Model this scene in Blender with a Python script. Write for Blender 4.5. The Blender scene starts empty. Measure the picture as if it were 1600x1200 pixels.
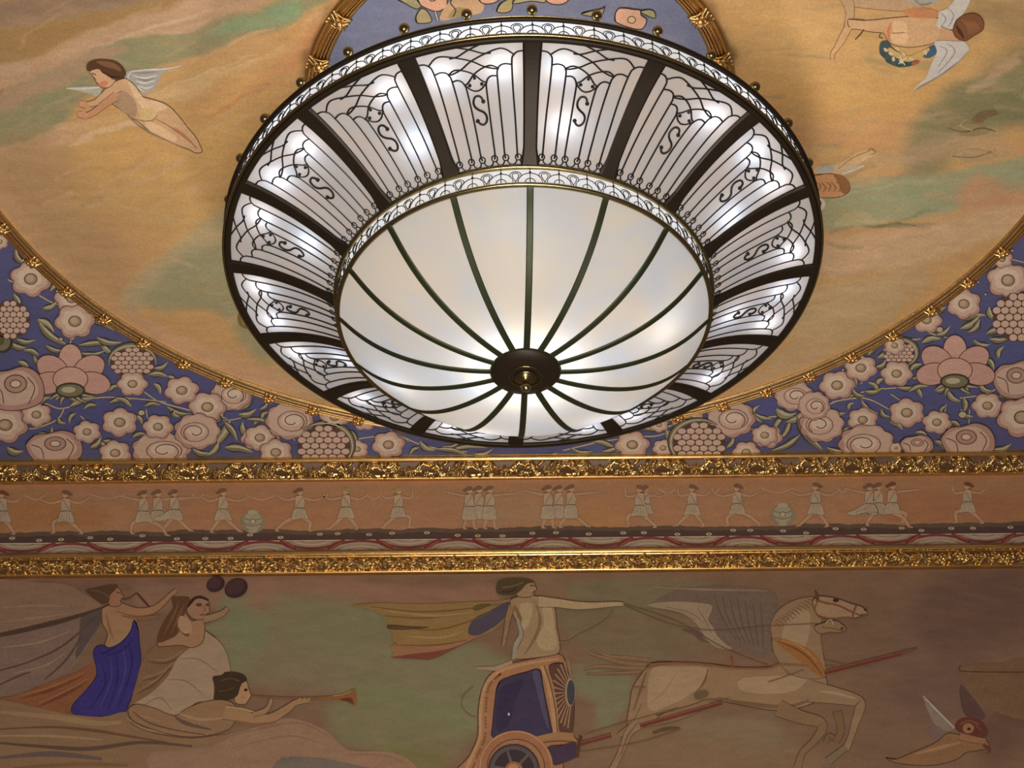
import bpy, bmesh, math, random
import numpy as np
from math import pi, sin, cos, tan, atan2, hypot, radians
from mathutils import Matrix, Vector

scene = bpy.context.scene
COL = scene.collection
# ------------------------------------------------------------------ camera
PITCH, YAW, ROLL, FPX = 0.68267, 0.01331, -0.01749, 2764.1
cp_, sp_ = cos(PITCH), sin(PITCH)
FW = np.array([sin(YAW)*cp_, cos(YAW)*cp_, sp_])
R0 = np.array([cos(YAW), -sin(YAW), 0.0])
U0 = np.cross(R0, FW)
RT = R0*cos(ROLL)+U0*sin(ROLL)
UP = -R0*sin(ROLL)+U0*cos(ROLL)
cam_data = bpy.data.cameras.new('camera')
cam_data.sensor_width = 36.0
cam_data.lens = FPX/1600*36.0
cam = bpy.data.objects.new('camera', cam_data)
COL.objects.link(cam)
m = Matrix.Identity(4)
for i in range(3):
    m[i][0] = RT[i]; m[i][1] = UP[i]; m[i][2] = -FW[i]
cam.matrix_world = m
scene.camera = cam

# ------------------------------------------------------------------ world, exposure, fill light
scene.view_settings.view_transform = 'Standard'
scene.view_settings.look = 'None'
scene.view_settings.gamma = 1.0
scene.view_settings.exposure = 0.12
scene.view_settings.use_curve_mapping = False
world = bpy.data.worlds.new('world')
scene.world = world
world.use_nodes = True
world.node_tree.nodes['Background'].inputs[0].default_value = (1.0, 0.80, 0.66, 1)
world.node_tree.nodes['Background'].inputs[1].default_value = 0.10

def area_light(name, loc, target, size, power, color):
    d = bpy.data.lights.new(name, 'AREA')
    d.shape = 'DISK'; d.size = size; d.energy = power; d.color = color
    o = bpy.data.objects.new(name, d); COL.objects.link(o)
    o.location = loc
    v = Vector(target)-Vector(loc)
    o.rotation_euler = v.to_track_quat('-Z', 'Y').to_euler()
    return o
# added fill lights with no seen fixture, low in the room, washing the ceiling
area_light('fill_light', (-0.5, 1.5, -0.6), (0.2, 8.6, 9.0), 2.6, 700, (1.0, 0.93, 0.84))
area_light('fill_light', (1.0, 6.0, -1.0), (0.2, 10.8, 8.6), 1.2, 300, (1.0, 0.92, 0.82))

# bulb strength inside the chandelier
BULB_OUTER = 24.0
BULB_BOWL = 24.0
GLASS_GLOW = 0.07

# ------------------------------------------------------------------ helpers
H = 9.0            # ceiling height above the eye
WY = 12.25         # wall plane
def s2l(c):
    out = []
    for v in c[:3]:
        v = v/255.0
        out.append(v/12.92 if v <= 0.04045 else ((v+0.055)/1.055)**2.4)
    g = 0.3*out[0]+0.55*out[1]+0.15*out[2]
    return [v*0.86+g*0.14 for v in out]
def ray(px):
    px = np.asarray(px, float).reshape(-1, 2)
    return FW*FPX + np.outer(px[:, 0]-800, RT) + np.outer(600-px[:, 1], UP)
def to_ceiling(px, z=H):
    d = ray(px); return d*(z/d[:, 2])[:, None]
def to_wall(px, y=WY):
    d = ray(px); return d*(y/d[:, 1])[:, None]
def to_px(P):
    P = np.asarray(P, float).reshape(-1, 3)
    d = P@FW
    return np.stack([800+FPX*(P@RT)/d, 600-FPX*(P@UP)/d], 1)

def link(name, me, mat=None, parent=None):
    o = bpy.data.objects.new(name, me)
    COL.objects.link(o)
    if mat is not None:
        me.materials.append(mat)
    if parent is not None:
        o.parent = parent
    return o
def mesh(name, verts, faces, mat=None, parent=None, smooth=False):
    me = bpy.data.meshes.new(name)
    me.from_pydata([tuple(map(float, v)) for v in verts], [], faces)
    if smooth:
        me.polygons.foreach_set('use_smooth', [True]*len(me.polygons))
    me.update()
    return link(name, me, mat, parent)
def empty(name, loc):
    o = bpy.data.objects.new(name, None); COL.objects.link(o); o.location = loc
    return o
def tag(o, label=None, cat=None, group=None, kind=None):
    if label: o['label'] = label
    if cat: o['category'] = cat
    if group: o['group'] = group
    if kind: o['kind'] = kind
    return o
class MB:
    def __init__(s): s.v = []; s.f = []
    def add(s, v, f):
        n = len(s.v); s.v += [tuple(map(float, x)) for x in v]; s.f += [tuple(i+n for i in q) for q in f]
    def build(s, name, mat, parent=None, smooth=True): return mesh(name, s.v, s.f, mat, parent, smooth)
    def grid(s, rows, closed_u=False, closed_v=False):
        nr, nc = len(rows), len(rows[0]); f = []
        for i in range(nr if closed_u else nr-1):
            for j in range(nc if closed_v else nc-1):
                a, b = i*nc+j, i*nc+(j+1) % nc
                c, d = ((i+1) % nr)*nc+(j+1) % nc, ((i+1) % nr)*nc+j
                f.append((a, b, c, d))
        s.add([p for r in rows for p in r], f)
    def tube(s, pts, r, n=6, closed=False, cap=True):
        P = [Vector(p) for p in pts]; N = len(P); rows = []
        rr = r if hasattr(r, '__len__') else [r]*N
        up = Vector((0.123, 0.2, 0.97)).normalized()
        for i in range(N):
            t = (P[(i+1) % N]-P[i-1]) if closed else (P[min(i+1, N-1)]-P[max(i-1, 0)])
            if t.length < 1e-9: t = Vector((1, 0, 0))
            t.normalize()
            a = t.cross(up)
            if a.length < 1e-3: a = t.cross(Vector((1, 0, 0)))
            a.normalize(); b = t.cross(a)
            rows.append([P[i]+(a*cos(2*pi*k/n)+b*sin(2*pi*k/n))*rr[i] for k in range(n)])
        s.grid(rows, closed, True)
        if cap and not closed:
            m0 = len(s.v); base = m0-N*n
            s.f.append(tuple(range(base, base+n))); s.f.append(tuple(range(m0-n, m0)))
    def lathe(s, prof, n=48, a0=0.0):
        s.grid([[(r*cos(a0+2*pi*k/n), r*sin(a0+2*pi*k/n), z) for (r, z) in prof] for k in range(n)], True, False)
    def ball(s, c, r, n=12, sz=1.0):
        rows = []
        for i in range(n+1):
            a = -pi/2+pi*i/n
            rows.append([(c[0]+max(r*cos(a), 1e-5)*cos(2*pi*k/n), c[1]+max(r*cos(a), 1e-5)*sin(2*pi*k/n), c[2]+r*sz*sin(a)) for k in range(n)])
        s.grid(rows, False, True)

# ------------------------------------------------------------------ materials
def new_mat(name):
    mt = bpy.data.materials.new(name); mt.use_nodes = True
    return mt, mt.node_tree.nodes, mt.node_tree.links
def bsdf(nodes): return [n for n in nodes if n.type == 'BSDF_PRINCIPLED'][0]
def paint_mat(name, gain, scale=9.0, amount=0.20, fine=70.0, rough=0.75):
    """painted plaster or canvas: the painter's colours with brushy mottling"""
    mt, N, L = new_mat(name); B = bsdf(N)
    at = N.new('ShaderNodeAttribute'); at.attribute_name = 'Col'
    tc = N.new('ShaderNodeNewGeometry')
    mp = N.new('ShaderNodeMapping'); mp.inputs['Scale'].default_value = (0.5, 1.4, 1.4)
    L.new(tc.outputs['Position'], mp.inputs['Vector'])
    n1 = N.new('ShaderNodeTexNoise'); n1.inputs['Scale'].default_value = scale; n1.inputs['Detail'].default_value = 9; n1.inputs['Roughness'].default_value = 0.7
    n2 = N.new('ShaderNodeTexNoise'); n2.inputs['Scale'].default_value = fine; n2.inputs['Detail'].default_value = 3
    L.new(mp.outputs[0], n1.inputs['Vector']); L.new(tc.outputs['Position'], n2.inputs['Vector'])
    a1 = N.new('ShaderNodeMath'); a1.operation = 'MULTIPLY_ADD'; a1.inputs[1].default_value = amount*2.6; a1.inputs[2].default_value = 1-amount*1.3
    L.new(n1.outputs[0], a1.inputs[0])
    a2 = N.new('ShaderNodeMath'); a2.operation = 'MULTIPLY_ADD'; a2.inputs[1].default_value = amount*2.6; a2.inputs[2].default_value = 1-amount*1.3
    L.new(n2.outputs[0], a2.inputs[0])
    mu = N.new('ShaderNodeMath'); mu.operation = 'MULTIPLY'; L.new(a1.outputs[0], mu.inputs[0]); L.new(a2.outputs[0], mu.inputs[1])
    mg = N.new('ShaderNodeMath'); mg.operation = 'MULTIPLY'; L.new(mu.outputs[0], mg.inputs[0]); mg.inputs[1].default_value = gain
    sc = N.new('ShaderNodeVectorMath'); sc.operation = 'SCALE'; L.new(at.outputs['Color'], sc.inputs[0]); L.new(mg.outputs[0], sc.inputs['Scale'])
    L.new(sc.outputs[0], B.inputs['Base Color'])
    B.inputs['Roughness'].default_value = rough
    B.inputs['Specular IOR Level'].default_value = 0.15
    return mt
def metal(name, col, rough, metallic=1.0, nscale=20.0, namt=0.35, bump=0.0, dark=None):
    mt, N, L = new_mat(name); B = bsdf(N)
    ge = N.new('ShaderNodeNewGeometry')
    n = N.new('ShaderNodeTexNoise'); n.inputs['Scale'].default_value = nscale; n.inputs['Detail'].default_value = 5
    L.new(ge.outputs['Position'], n.inputs['Vector'])
    mx = N.new('ShaderNodeMix'); mx.data_type = 'RGBA'
    dk = dark or [c*(1-namt) for c in col]
    mx.inputs['A'].default_value = (*dk, 1); mx.inputs['B'].default_value = (*col, 1)
    L.new(n.outputs[0], mx.inputs['Factor']); L.new(mx.outputs['Result'], B.inputs['Base Color'])
    B.inputs['Metallic'].default_value = metallic; B.inputs['Roughness'].default_value = rough
    if bump:
        bp = N.new('ShaderNodeBump'); bp.inputs['Strength'].default_value = bump; bp.inputs['Distance'].default_value = 0.01
        L.new(n.outputs[0], bp.inputs['Height']); L.new(bp.outputs[0], B.inputs['Normal'])
    return mt
def glass_mat(name, glow, col, nscale=2.0):
    """milky art glass: passes the light of the bulbs behind it, scattered"""
    mt, N, L = new_mat(name)
    out = [n for n in N if n.type == 'OUTPUT_MATERIAL'][0]
    N.remove(bsdf(N))
    tc = N.new('ShaderNodeTexCoord')
    n = N.new('ShaderNodeTexNoise'); n.inputs['Scale'].default_value = nscale; n.inputs['Detail'].default_value = 6; n.inputs['Distortion'].default_value = 1.5
    L.new(tc.outputs['Object'], n.inputs['Vector'])
    mx = N.new('ShaderNodeMix'); mx.data_type = 'RGBA'
    mx.inputs['A'].default_value = (*col[0], 1); mx.inputs['B'].default_value = (*col[1], 1)
    mr = N.new('ShaderNodeMapRange'); mr.inputs[1].default_value = 0.36; mr.inputs[2].default_value = 0.64
    L.new(n.outputs[0], mr.inputs[0]); L.new(mr.outputs[0], mx.inputs['Factor'])
    tr = N.new('ShaderNodeBsdfTranslucent'); L.new(mx.outputs['Result'], tr.inputs[0])
    df = N.new('ShaderNodeBsdfDiffuse'); df.inputs[0].default_value = (0.55, 0.53, 0.50, 1)
    gl = N.new('ShaderNodeBsdfGlossy'); gl.inputs['Roughness'].default_value = 0.45
    m1 = N.new('ShaderNodeMixShader'); m1.inputs[0].default_value = 0.35
    L.new(tr.outputs[0], m1.inputs[1]); L.new(df.outputs[0], m1.inputs[2])
    m2 = N.new('ShaderNodeMixShader'); m2.inputs[0].default_value = 0.02
    L.new(m1.outputs[0], m2.inputs[1]); L.new(gl.outputs[0], m2.inputs[2])
    em = N.new('ShaderNodeEmission'); em.inputs[1].default_value = glow; L.new(mx.outputs['Result'], em.inputs[0])
    ad = N.new('ShaderNodeAddShader'); L.new(m2.outputs[0], ad.inputs[0]); L.new(em.outputs[0], ad.inputs[1])
    L.new(ad.outputs[0], out.inputs[0])
    return mt
def emit_mat(name, col, strength):
    mt, N, L = new_mat(name); B = bsdf(N)
    B.inputs['Base Color'].default_value = (*col, 1)
    B.inputs['Emission Color'].default_value = (*col, 1); B.inputs['Emission Strength'].default_value = strength
    return mt
M_SKY = paint_mat('painted_ceiling_canvas', 1.0)
M_FLORAL = paint_mat('painted_floral_plaster', 1.0, 14, 0.17)
M_FRIEZE = paint_mat('painted_frieze_plaster', 1.0, 12, 0.2)
M_WALL = paint_mat('painted_wall_canvas', 1.0, 8, 0.22, 85)
M_GOLD = metal('gilded_plaster', (0.88, 0.58, 0.22), 0.26, 0.95, 9, 0.3, 0.12, (0.50, 0.27, 0.09))
M_DARK_BROWN = metal('dark_brown', (0.13, 0.06, 0.025), 0.5, 0.2, 30, 0.4)  # dark brown for the groove faces and the lowest relief faces
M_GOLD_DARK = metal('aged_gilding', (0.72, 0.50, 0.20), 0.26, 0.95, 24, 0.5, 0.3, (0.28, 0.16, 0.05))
M_BRONZE = metal('dark_bronze', (0.024, 0.015, 0.008), 0.45, 0.3, 12, 0.4)
bsdf(M_BRONZE.node_tree.nodes).inputs['Specular IOR Level'].default_value = 0.25
M_BRASS = metal('polished_brass', (0.34, 0.26, 0.12), 0.25, 1.0, 12, 0.4)
M_OLIVE = metal('olive_bronze', (0.030, 0.036, 0.012), 0.5, 0.5, 12, 0.3)
M_LEAD = metal('black_leading', (0.02, 0.017, 0.014), 0.6, 0.4, 12, 0.3)
M_PLASTER = metal('plain_plaster', (0.42, 0.32, 0.22), 0.85, 0.0, 4, 0.15)
M_GLASS = glass_mat('opal_panel_glass', GLASS_GLOW, ((0.68, 0.61, 0.59), (0.57, 0.61, 0.70)), 3.0)
M_BANDGLASS = glass_mat('pale_band_glass', 0.42, ((0.86, 0.82, 0.80), (0.80, 0.84, 0.88)), 3.0)
M_BOWLGLASS = glass_mat('alabaster_bowl_glass', GLASS_GLOW*1.7, ((0.84, 0.75, 0.60), (0.62, 0.70, 0.80)), 1.1)
M_BULB = emit_mat('daylight_bulb', (0.82, 0.91, 1.0), BULB_OUTER)
M_BULB2 = emit_mat('bright_bulb', (0.97, 0.97, 1.0), BULB_BOWL)

# ------------------------------------------------------------------ painter
G_SKY, G_FLORAL, G_FRIEZE, G_WALL = 0.98, 0.98, 1.20, 0.86
def cr(pts, closed=True, sub=4):
    P = np.array(pts, float); n = len(P); out = []
    rng = range(n) if closed else range(n-1)
    for i in rng:
        if closed: a, b, c, d = P[i-1], P[i], P[(i+1) % n], P[(i+2) % n]
        else: a, b, c, d = P[max(i-1, 0)], P[i], P[i+1], P[min(i+2, n-1)]
        for k in range(sub):
            t = k/sub
            out.append(0.5*((2*b)+(c-a)*t+(2*a-5*b+4*c-d)*t*t+(3*b-3*c+d-a)*t**3))
    if not closed: out.append(P[-1])
    return np.array(out)
class Paint:
    """shapes painted on a flat surface; every shape is a thin coat above the one before"""
    def __init__(s, surf, level=0, step=0.00015, gain=1.0):
        s.map = surf; s.v = []; s.f = []; s.c = []; s.lv = level; s.step = step; s.gain = gain
    def poly(s, pts, col, smooth=True, sub=3):
        P = cr(pts, True, sub) if smooth else np.array(pts, float)
        s.lv += 1
        W = s.map(P, s.lv*s.step+0.002)
        n = len(s.v); s.v += [tuple(w) for w in W]; s.f.append(tuple(range(n, n+len(W))))
        s.c.append([x*s.gain for x in s2l(col)])
        return s
    def stroke(s, pts, w, col, sub=5, quad=True):
        P = cr(pts, False, sub) if len(pts) > 2 else np.array(pts, float)
        n = len(P)
        ww = np.interp(np.linspace(0, 1, n), np.linspace(0, 1, len(w)), w) if hasattr(w, '__len__') else np.full(n, float(w))
        T = np.gradient(P, axis=0); T /= np.maximum(np.linalg.norm(T, axis=1), 1e-6)[:, None]
        Nn = np.stack([-T[:, 1], T[:, 0]], 1)*(ww/2)[:, None]
        A, B = P+Nn, P-Nn
        s.lv += 1
        W = s.map(np.concatenate([A, B]), s.lv*s.step+0.002)
        k = len(s.v); s.v += [tuple(x) for x in W]
        c = [x*s.gain for x in s2l(col)]
        for i in range(n-1):
            s.f.append((k+i, k+i+1, k+n+i+1, k+n+i)); s.c.append(c)
        return s
    def ell(s, x, y, rx, ry, col, rot=0, n=16):
        a = np.linspace(0, 2*pi, n, endpoint=False)
        X, Y = rx*np.cos(a), ry*np.sin(a); cr_, sr = cos(radians(rot)), sin(radians(rot))
        return s.poly(np.stack([x+X*cr_-Y*sr, y+X*sr+Y*cr_], 1), col, False)
    def limb(s, pts, w, col, edge=None, ew=1.6):
        if edge: s.stroke(pts, [q+ew for q in w] if hasattr(w, '__len__') else w+ew, edge)
        return s.stroke(pts, w, col)
    def outlined(s, pts, col, edge, ew=1.2, sub=4):
        s.poly(pts, col, True, sub)
        P = list(pts)+[pts[0], pts[1]]
        return s.stroke(P, ew, edge, 4)
    def build(s, name, mat, parent=None):
        me = bpy.data.meshes.new(name)
        me.from_pydata([tuple(map(float, v)) for v in s.v], [], s.f)
        at = me.color_attributes.new('Col', 'FLOAT_COLOR', 'CORNER')
        data = np.ones((len(me.loops), 4), np.float32)
        i = 0
        for f, c in zip(s.f, s.c):
            data[i:i+len(f), :3] = c; i += len(f)
        at.data.foreach_set('color', data.ravel())
        me.update()
        return link(name, me, mat, parent)
def surf_ceiling(P, off): return to_ceiling(P, H-off-0.006)
def surf_wall(P, off): return to_wall(P, WY-off-0.006)
rs = np.random.RandomState(7)
_T = rs.rand(256, 256)
def vnoise(x, y):
    xi, yi = np.floor(x).astype(int), np.floor(y).astype(int); fx, fy = x-xi, y-yi
    fx, fy = fx*fx*(3-2*fx), fy*fy*(3-2*fy)
    g = lambda i, j: _T[(xi+i) % 256, (yi+j) % 256]
    return (g(0, 0)*(1-fx)+g(1, 0)*fx)*(1-fy)+(g(0, 1)*(1-fx)+g(1, 1)*fx)*fy
def fbm(x, y, o=4):
    return sum(vnoise(x*2**k+13*k, y*2**k+7*k)/2**(k+1) for k in range(o))/(1-0.5**o)
def ground(px, base, strokes, warp=14, warp_scale=0.02):
    """soft broad brushwork: each stroke is (polyline, width, softness, colour, opacity)"""
    q = px.copy()
    q[:, 0] += (fbm(px[:, 0]*warp_scale*0.5, px[:, 1]*warp_scale*1.3)-0.5)*2*warp
    q[:, 1] += (fbm(px[:, 0]*warp_scale*0.5+50, px[:, 1]*warp_scale*1.3+31)-0.5)*2*warp
    col = np.tile(np.array(s2l(base)), (len(px), 1))
    fst = fbm(px[:, 0]*0.01+px[:, 1]*0.02, px[:, 1]*0.12-px[:, 0]*0.03, 3)
    for pl, w, soft, c, op in strokes:
        pa = np.array(pl, float); mw = np.max(w)*0.5+soft+40
        sel = np.where((q[:, 0] > pa[:, 0].min()-mw) & (q[:, 0] < pa[:, 0].max()+mw) & (q[:, 1] > pa[:, 1].min()-mw) & (q[:, 1] < pa[:, 1].max()+mw))[0]
        if len(sel) == 0: continue
        qs = q[sel]
        P = cr(pl, False, 4) if len(pl) > 2 else np.array(pl, float)
        W = np.interp(np.linspace(0, 1, len(P)), np.linspace(0, 1, len(w)), w) if hasattr(w, '__len__') else np.full(len(P), float(w))
        best = np.full(len(sel), 1e9)
        for i in range(len(P)-1):
            a, b = P[i], P[i+1]; d = b-a
            t = np.clip(((qs-a)@d)/max(d@d, 1e-6), 0, 1)
            dist = np.hypot(*(qs-a-t[:, None]*d).T)-(W[i]*(1-t)+W[i+1]*t)/2
            best = np.minimum(best, dist)
        al = np.clip(0.5-best/(soft*1.0), 0, 1); al = al*al*(3-2*al)*op
        streak = 0.75+0.5*fst[sel]
        al = np.clip(al*streak, 0, 1)[:, None]
        col[sel] = col[sel]*(1-al)+np.array(s2l(c))*al
    return col
def grid_paint(name, P, nu, nv, base, strokes, gain, mat, parent=None, keep=None, warp=14):
    px = to_px(P)
    col = ground(px, base, strokes, warp)*gain
    faces = []
    for i in range(nu-1):
        for j in range(nv-1):
            a = i*nv+j
            if keep is None or (keep[a] and keep[a+nv+1]):
                faces.append((a, a+1, a+nv+1, a+nv))
    me = bpy.data.meshes.new(name); me.from_pydata(P.tolist(), [], faces)
    at = me.color_attributes.new('Col', 'FLOAT_COLOR', 'POINT')
    at.data.foreach_set('color', np.concatenate([col, np.ones((len(col), 1))], 1).astype(np.float32).ravel())
    me.update()
    return link(name, me, mat, parent)

# ------------------------------------------------------------------ the room's shell
def box(name, lo, hi, mat, parent=None):
    x0, y0, z0 = lo; x1, y1, z1 = hi
    v = [(x0, y0, z0), (x1, y0, z0), (x1, y1, z0), (x0, y1, z0), (x0, y0, z1), (x1, y0, z1), (x1, y1, z1), (x0, y1, z1)]
    return mesh(name, v, [(0, 3, 2, 1), (4, 5, 6, 7), (0, 1, 5, 4), (1, 2, 6, 5), (2, 3, 7, 6), (3, 0, 4, 7)], mat, parent)
tag(box('ceiling', (-6.5, 3.0, H), (7.0, WY+0.3, H+0.3), M_PLASTER), kind='structure')
tag(box('wall_back', (-6.5, WY, 4.5), (7.0, WY+0.3, H), M_PLASTER), kind='structure')

CX, CY = 0.19, 8.05
RX, RY = 3.913, 3.62
RIN = 1.375
# ------------------------------------------------------------------ gilded mouldings
def reeded_ring(name, rx, ry, w, depth, nreeds, mat, cx=CX, cy=CY, n=360, lip=0.015):
    prof = [(-w/2-lip, 0.0), (-w/2-lip, depth*0.35), (-w/2, depth*0.4)]
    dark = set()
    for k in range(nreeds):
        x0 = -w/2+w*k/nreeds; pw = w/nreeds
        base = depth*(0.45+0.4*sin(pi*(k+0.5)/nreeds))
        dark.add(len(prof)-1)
        for a in np.linspace(0.14, 0.86, 6):
            prof.append((x0+pw*a, base-pw*0.1+pw*0.75*sin(pi*(a-.08)/.84)))
        prof.append((x0+pw*0.96, base-pw*0.45)); 
    prof += [(w/2+lip*0.6, depth*0.4), (w/2+lip, depth*0.3), (w/2+lip, 0)]
    mb = MB(); rows = []
    for i in range(n):
        a = 2*pi*i/n
        p = np.array([rx*cos(a), ry*sin(a)]); t = np.array([-rx*sin(a), ry*cos(a)]); t /= np.linalg.norm(t)
        nn = np.array([t[1], -t[0]])
        rows.append([(cx+p[0]+nn[0]*x, cy+p[1]+nn[1]*x, H-0.004-z) for x, z in prof])
    mb.grid(rows, True, False)
    o = mb.build(name, mat); o.data.materials.append(M_DARK_BROWN)
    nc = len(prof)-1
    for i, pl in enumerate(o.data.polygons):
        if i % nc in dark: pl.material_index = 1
    return tag(o, kind='structure')
def tie_mesh(w, depth):
    mb = MB()
    def over(x):   # height of the moulding under a cross wrap
        return depth*(0.62+0.5*cos(pi*x/(w*1.25)))
    for sgn in (-1, 1):
        for off in (-0.012, 0.012):
            pts = [(sgn*(x/w)*w*0.45+off, x, -over(x)-0.006) for x in np.linspace(-w*0.58, w*0.58, 9)]
            mb.tube(pts, 0.0085, 6)
    mb.ball((0, 0, -over(0)-0.016), 0.021, 8, 0.8)
    for a in range(5):
        t = 2*pi*a/5+0.3
        mb.ball((0.026*cos(t), 0.026*sin(t), -over(0)-0.008), 0.0125, 6, 0.8)
    for s in (-1, 1):
        pts = [(s*w*0.36, y, -over(y)-0.002) for y in np.linspace(-w*0.56, w*0.56, 9)]
        mb.tube(pts, 0.006, 6)
    return mb
def ellipse_arc_angles(rx, ry, n, start):
    A = np.linspace(0, 2*pi, 2001); P = np.stack([rx*np.cos(A), ry*np.sin(A)], 1)
    L = np.concatenate([[0], np.cumsum(np.hypot(*np.diff(P, axis=0).T))])
    s0 = np.interp(start, A, L)
    return [np.interp((s0+L[-1]*k/n) % L[-1], L, A) for k in range(n)]
def place_ties(parent, rx, ry, n, start, w, depth, cx=CX, cy=CY):
    first = tie_mesh(w, depth).build('ribbon_tie', M_GOLD, parent)
    tag(first, 'crossed ribbon tie')
    for k, a in enumerate(ellipse_arc_angles(rx, ry, n, start)):
        o = first if k == 0 else first.copy()
        if k: COL.objects.link(o)
        o.parent = parent
        o.location = (cx+rx*cos(a), cy+ry*sin(a), H-0.004)
        t = atan2(ry*cos(a), -rx*sin(a))
        o.rotation_euler = (0, 0, t); o.scale = (1.25, 1.1, 1.1)
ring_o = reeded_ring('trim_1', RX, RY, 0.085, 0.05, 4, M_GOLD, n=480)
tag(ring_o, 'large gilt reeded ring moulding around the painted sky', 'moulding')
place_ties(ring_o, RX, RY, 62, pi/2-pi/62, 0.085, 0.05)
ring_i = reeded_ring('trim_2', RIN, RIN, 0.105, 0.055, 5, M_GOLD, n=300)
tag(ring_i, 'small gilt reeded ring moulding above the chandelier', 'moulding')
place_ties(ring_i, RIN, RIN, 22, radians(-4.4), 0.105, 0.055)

def relief(S, T, period, seed, rows=2):
    """gilt acanthus: scrolling leaves around a rosette once every period; S along, T across 0..1"""
    r = random.Random(seed); h = np.zeros_like(S); s = (S/period) % 1.0
    def blob(cs, ct, ls, lt, ang, amp):
        nonlocal h
        for k in (-1, 0, 1):
            ds, dt = (s-cs-k)*period*7.0, (T-ct)
            a, b = ds*cos(ang)+dt*sin(ang), -ds*sin(ang)+dt*cos(ang)
            q = (a/ls)**2+(b/lt)**2
            h = np.maximum(h, amp*np.sqrt(np.clip(1-q, 0, 1)))
    for cs in (0.12, 0.62):
        blob(cs, 0.60, 0.16, 0.17, 0, 0.9); blob(cs, 0.62, 0.07, 0.08, 0, 1.25)
        for k in range(7):
            a = k*2*pi/7; blob(cs+0.30/(7*period)*cos(a), 0.60+0.28*sin(a), 0.12, 0.08, a, 0.75)
    for j in range(38):
        cs = r.random(); ct = r.uniform(0.08, 0.92); ang = r.choice((-1, 1))*r.uniform(0.15, 0.9)
        blob(cs, ct, r.uniform(0.22, 0.44), r.uniform(0.05, 0.10), ang, r.uniform(0.45, 0.95))
    for j in range(20):
        blob(r.random(), r.uniform(0.1, 0.9), r.uniform(0.04, 0.10), r.uniform(0.04, 0.07), r.uniform(-1, 1), r.uniform(0.5, 1.1))
    return h
def cornice(name, label, pts_top, orn, pts_bot, period, seed, amp):
    X = np.linspace(-5.2, 5.6, 2800)
    root = tag(empty(name, (0, orn[0][0], orn[0][1])), label, 'cornice', kind='structure')
    off = Vector(root.location)
    def strip(nm, prof, mat, lab=None):
        mb = MB(); mb.grid([[(x-off[0], y-off[1], z-off[2]) for (y, z) in prof] for x in (-5.2, 5.6)])
        o = mb.build(nm, mat, root, False)
        if lab: tag(o, lab)
    strip('fillet', pts_top, M_GOLD, 'smooth gilt fillet above the leaf relief')
    strip('bead', pts_bot, M_GOLD)
    T = np.linspace(0, 1, 26)
    (y0, z0), (y1, z1) = orn
    d = np.array([y1-y0, z1-z0]); nn = np.array([d[1], -d[0]]); nn /= np.linalg.norm(nn)
    if nn[1] > 0: nn = -nn
    S, TT = np.meshgrid(X, T, indexing='ij')
    Hh = relief(S, TT, period, seed)*amp+0.028*np.sin(pi*TT)
    Y = y0+d[0]*TT+nn[0]*Hh; Z = z0+d[1]*TT+nn[1]*Hh
    P = np.stack([S-off[0], Y-off[1], Z-off[2]], -1).reshape(-1, 3)
    n1, n2 = len(X), len(T)
    I = np.arange((n1-1)*n2).reshape(n1-1, n2)[:, :-1].ravel()
    me = bpy.data.meshes.new('acanthus_relief')
    me.from_pydata(P.tolist(), [], np.stack([I, I+1, I+n2+1, I+n2], 1).tolist())
    me.polygons.foreach_set('use_smooth', [True]*len(me.polygons))
    me.materials.append(M_GOLD_DARK); me.materials.append(M_DARK_BROWN)
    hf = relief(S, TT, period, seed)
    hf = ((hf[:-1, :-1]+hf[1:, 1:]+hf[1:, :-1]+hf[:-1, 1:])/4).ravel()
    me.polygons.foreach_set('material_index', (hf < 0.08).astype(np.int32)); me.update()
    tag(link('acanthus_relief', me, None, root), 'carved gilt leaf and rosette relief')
    return root
def rnd(c, r, a0, a1, n=7): return [(c[0]+r*cos(radians(a)), c[1]+r*sin(radians(a))) for a in np.linspace(a0, a1, n)]
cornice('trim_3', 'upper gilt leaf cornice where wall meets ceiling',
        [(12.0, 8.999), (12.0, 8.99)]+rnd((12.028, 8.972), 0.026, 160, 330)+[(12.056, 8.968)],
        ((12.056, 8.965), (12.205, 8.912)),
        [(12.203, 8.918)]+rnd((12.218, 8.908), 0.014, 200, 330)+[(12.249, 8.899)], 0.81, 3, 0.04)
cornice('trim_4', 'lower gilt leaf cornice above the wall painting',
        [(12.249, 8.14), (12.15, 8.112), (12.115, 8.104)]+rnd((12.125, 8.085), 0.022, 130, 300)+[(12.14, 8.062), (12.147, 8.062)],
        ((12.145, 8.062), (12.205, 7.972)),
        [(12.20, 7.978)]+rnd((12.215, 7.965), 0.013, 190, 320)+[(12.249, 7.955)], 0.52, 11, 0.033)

# ------------------------------------------------------------------ chandelier
CHX, CHY, CHZ = 0.1885, 8.05, 6.56
ch = tag(empty('chandelier', (CHX, CHY, CHZ)), 'huge round bronze and milky glass bowl chandelier hanging from the ceiling', 'chandelier')
z1, r1, z2, r2, z3, r3 = 7.482-CHZ, 1.827, 7.190-CHZ, 1.136, 7.055-CHZ, 1.120
rm, zm = 1.4966, 7.4505-CHZ
PH = 0.0215
NP = 16
def prof_out(t): return ((1-t)**2*r1+2*t*(1-t)*rm+t*t*r2, (1-t)**2*z1+2*t*(1-t)*zm+t*t*z2)
BZ = [(r3, z3), (1.0622, 7.030-CHZ), (0.8799, 6.6505-CHZ), (0.203, 6.644-CHZ)]
def prof_bowl(t):
    b = [(1-t)**3, 3*t*(1-t)**2, 3*t*t*(1-t), t**3]
    return sum(b[i]*BZ[i][0] for i in range(4)), sum(b[i]*BZ[i][1] for i in range(4))
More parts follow.
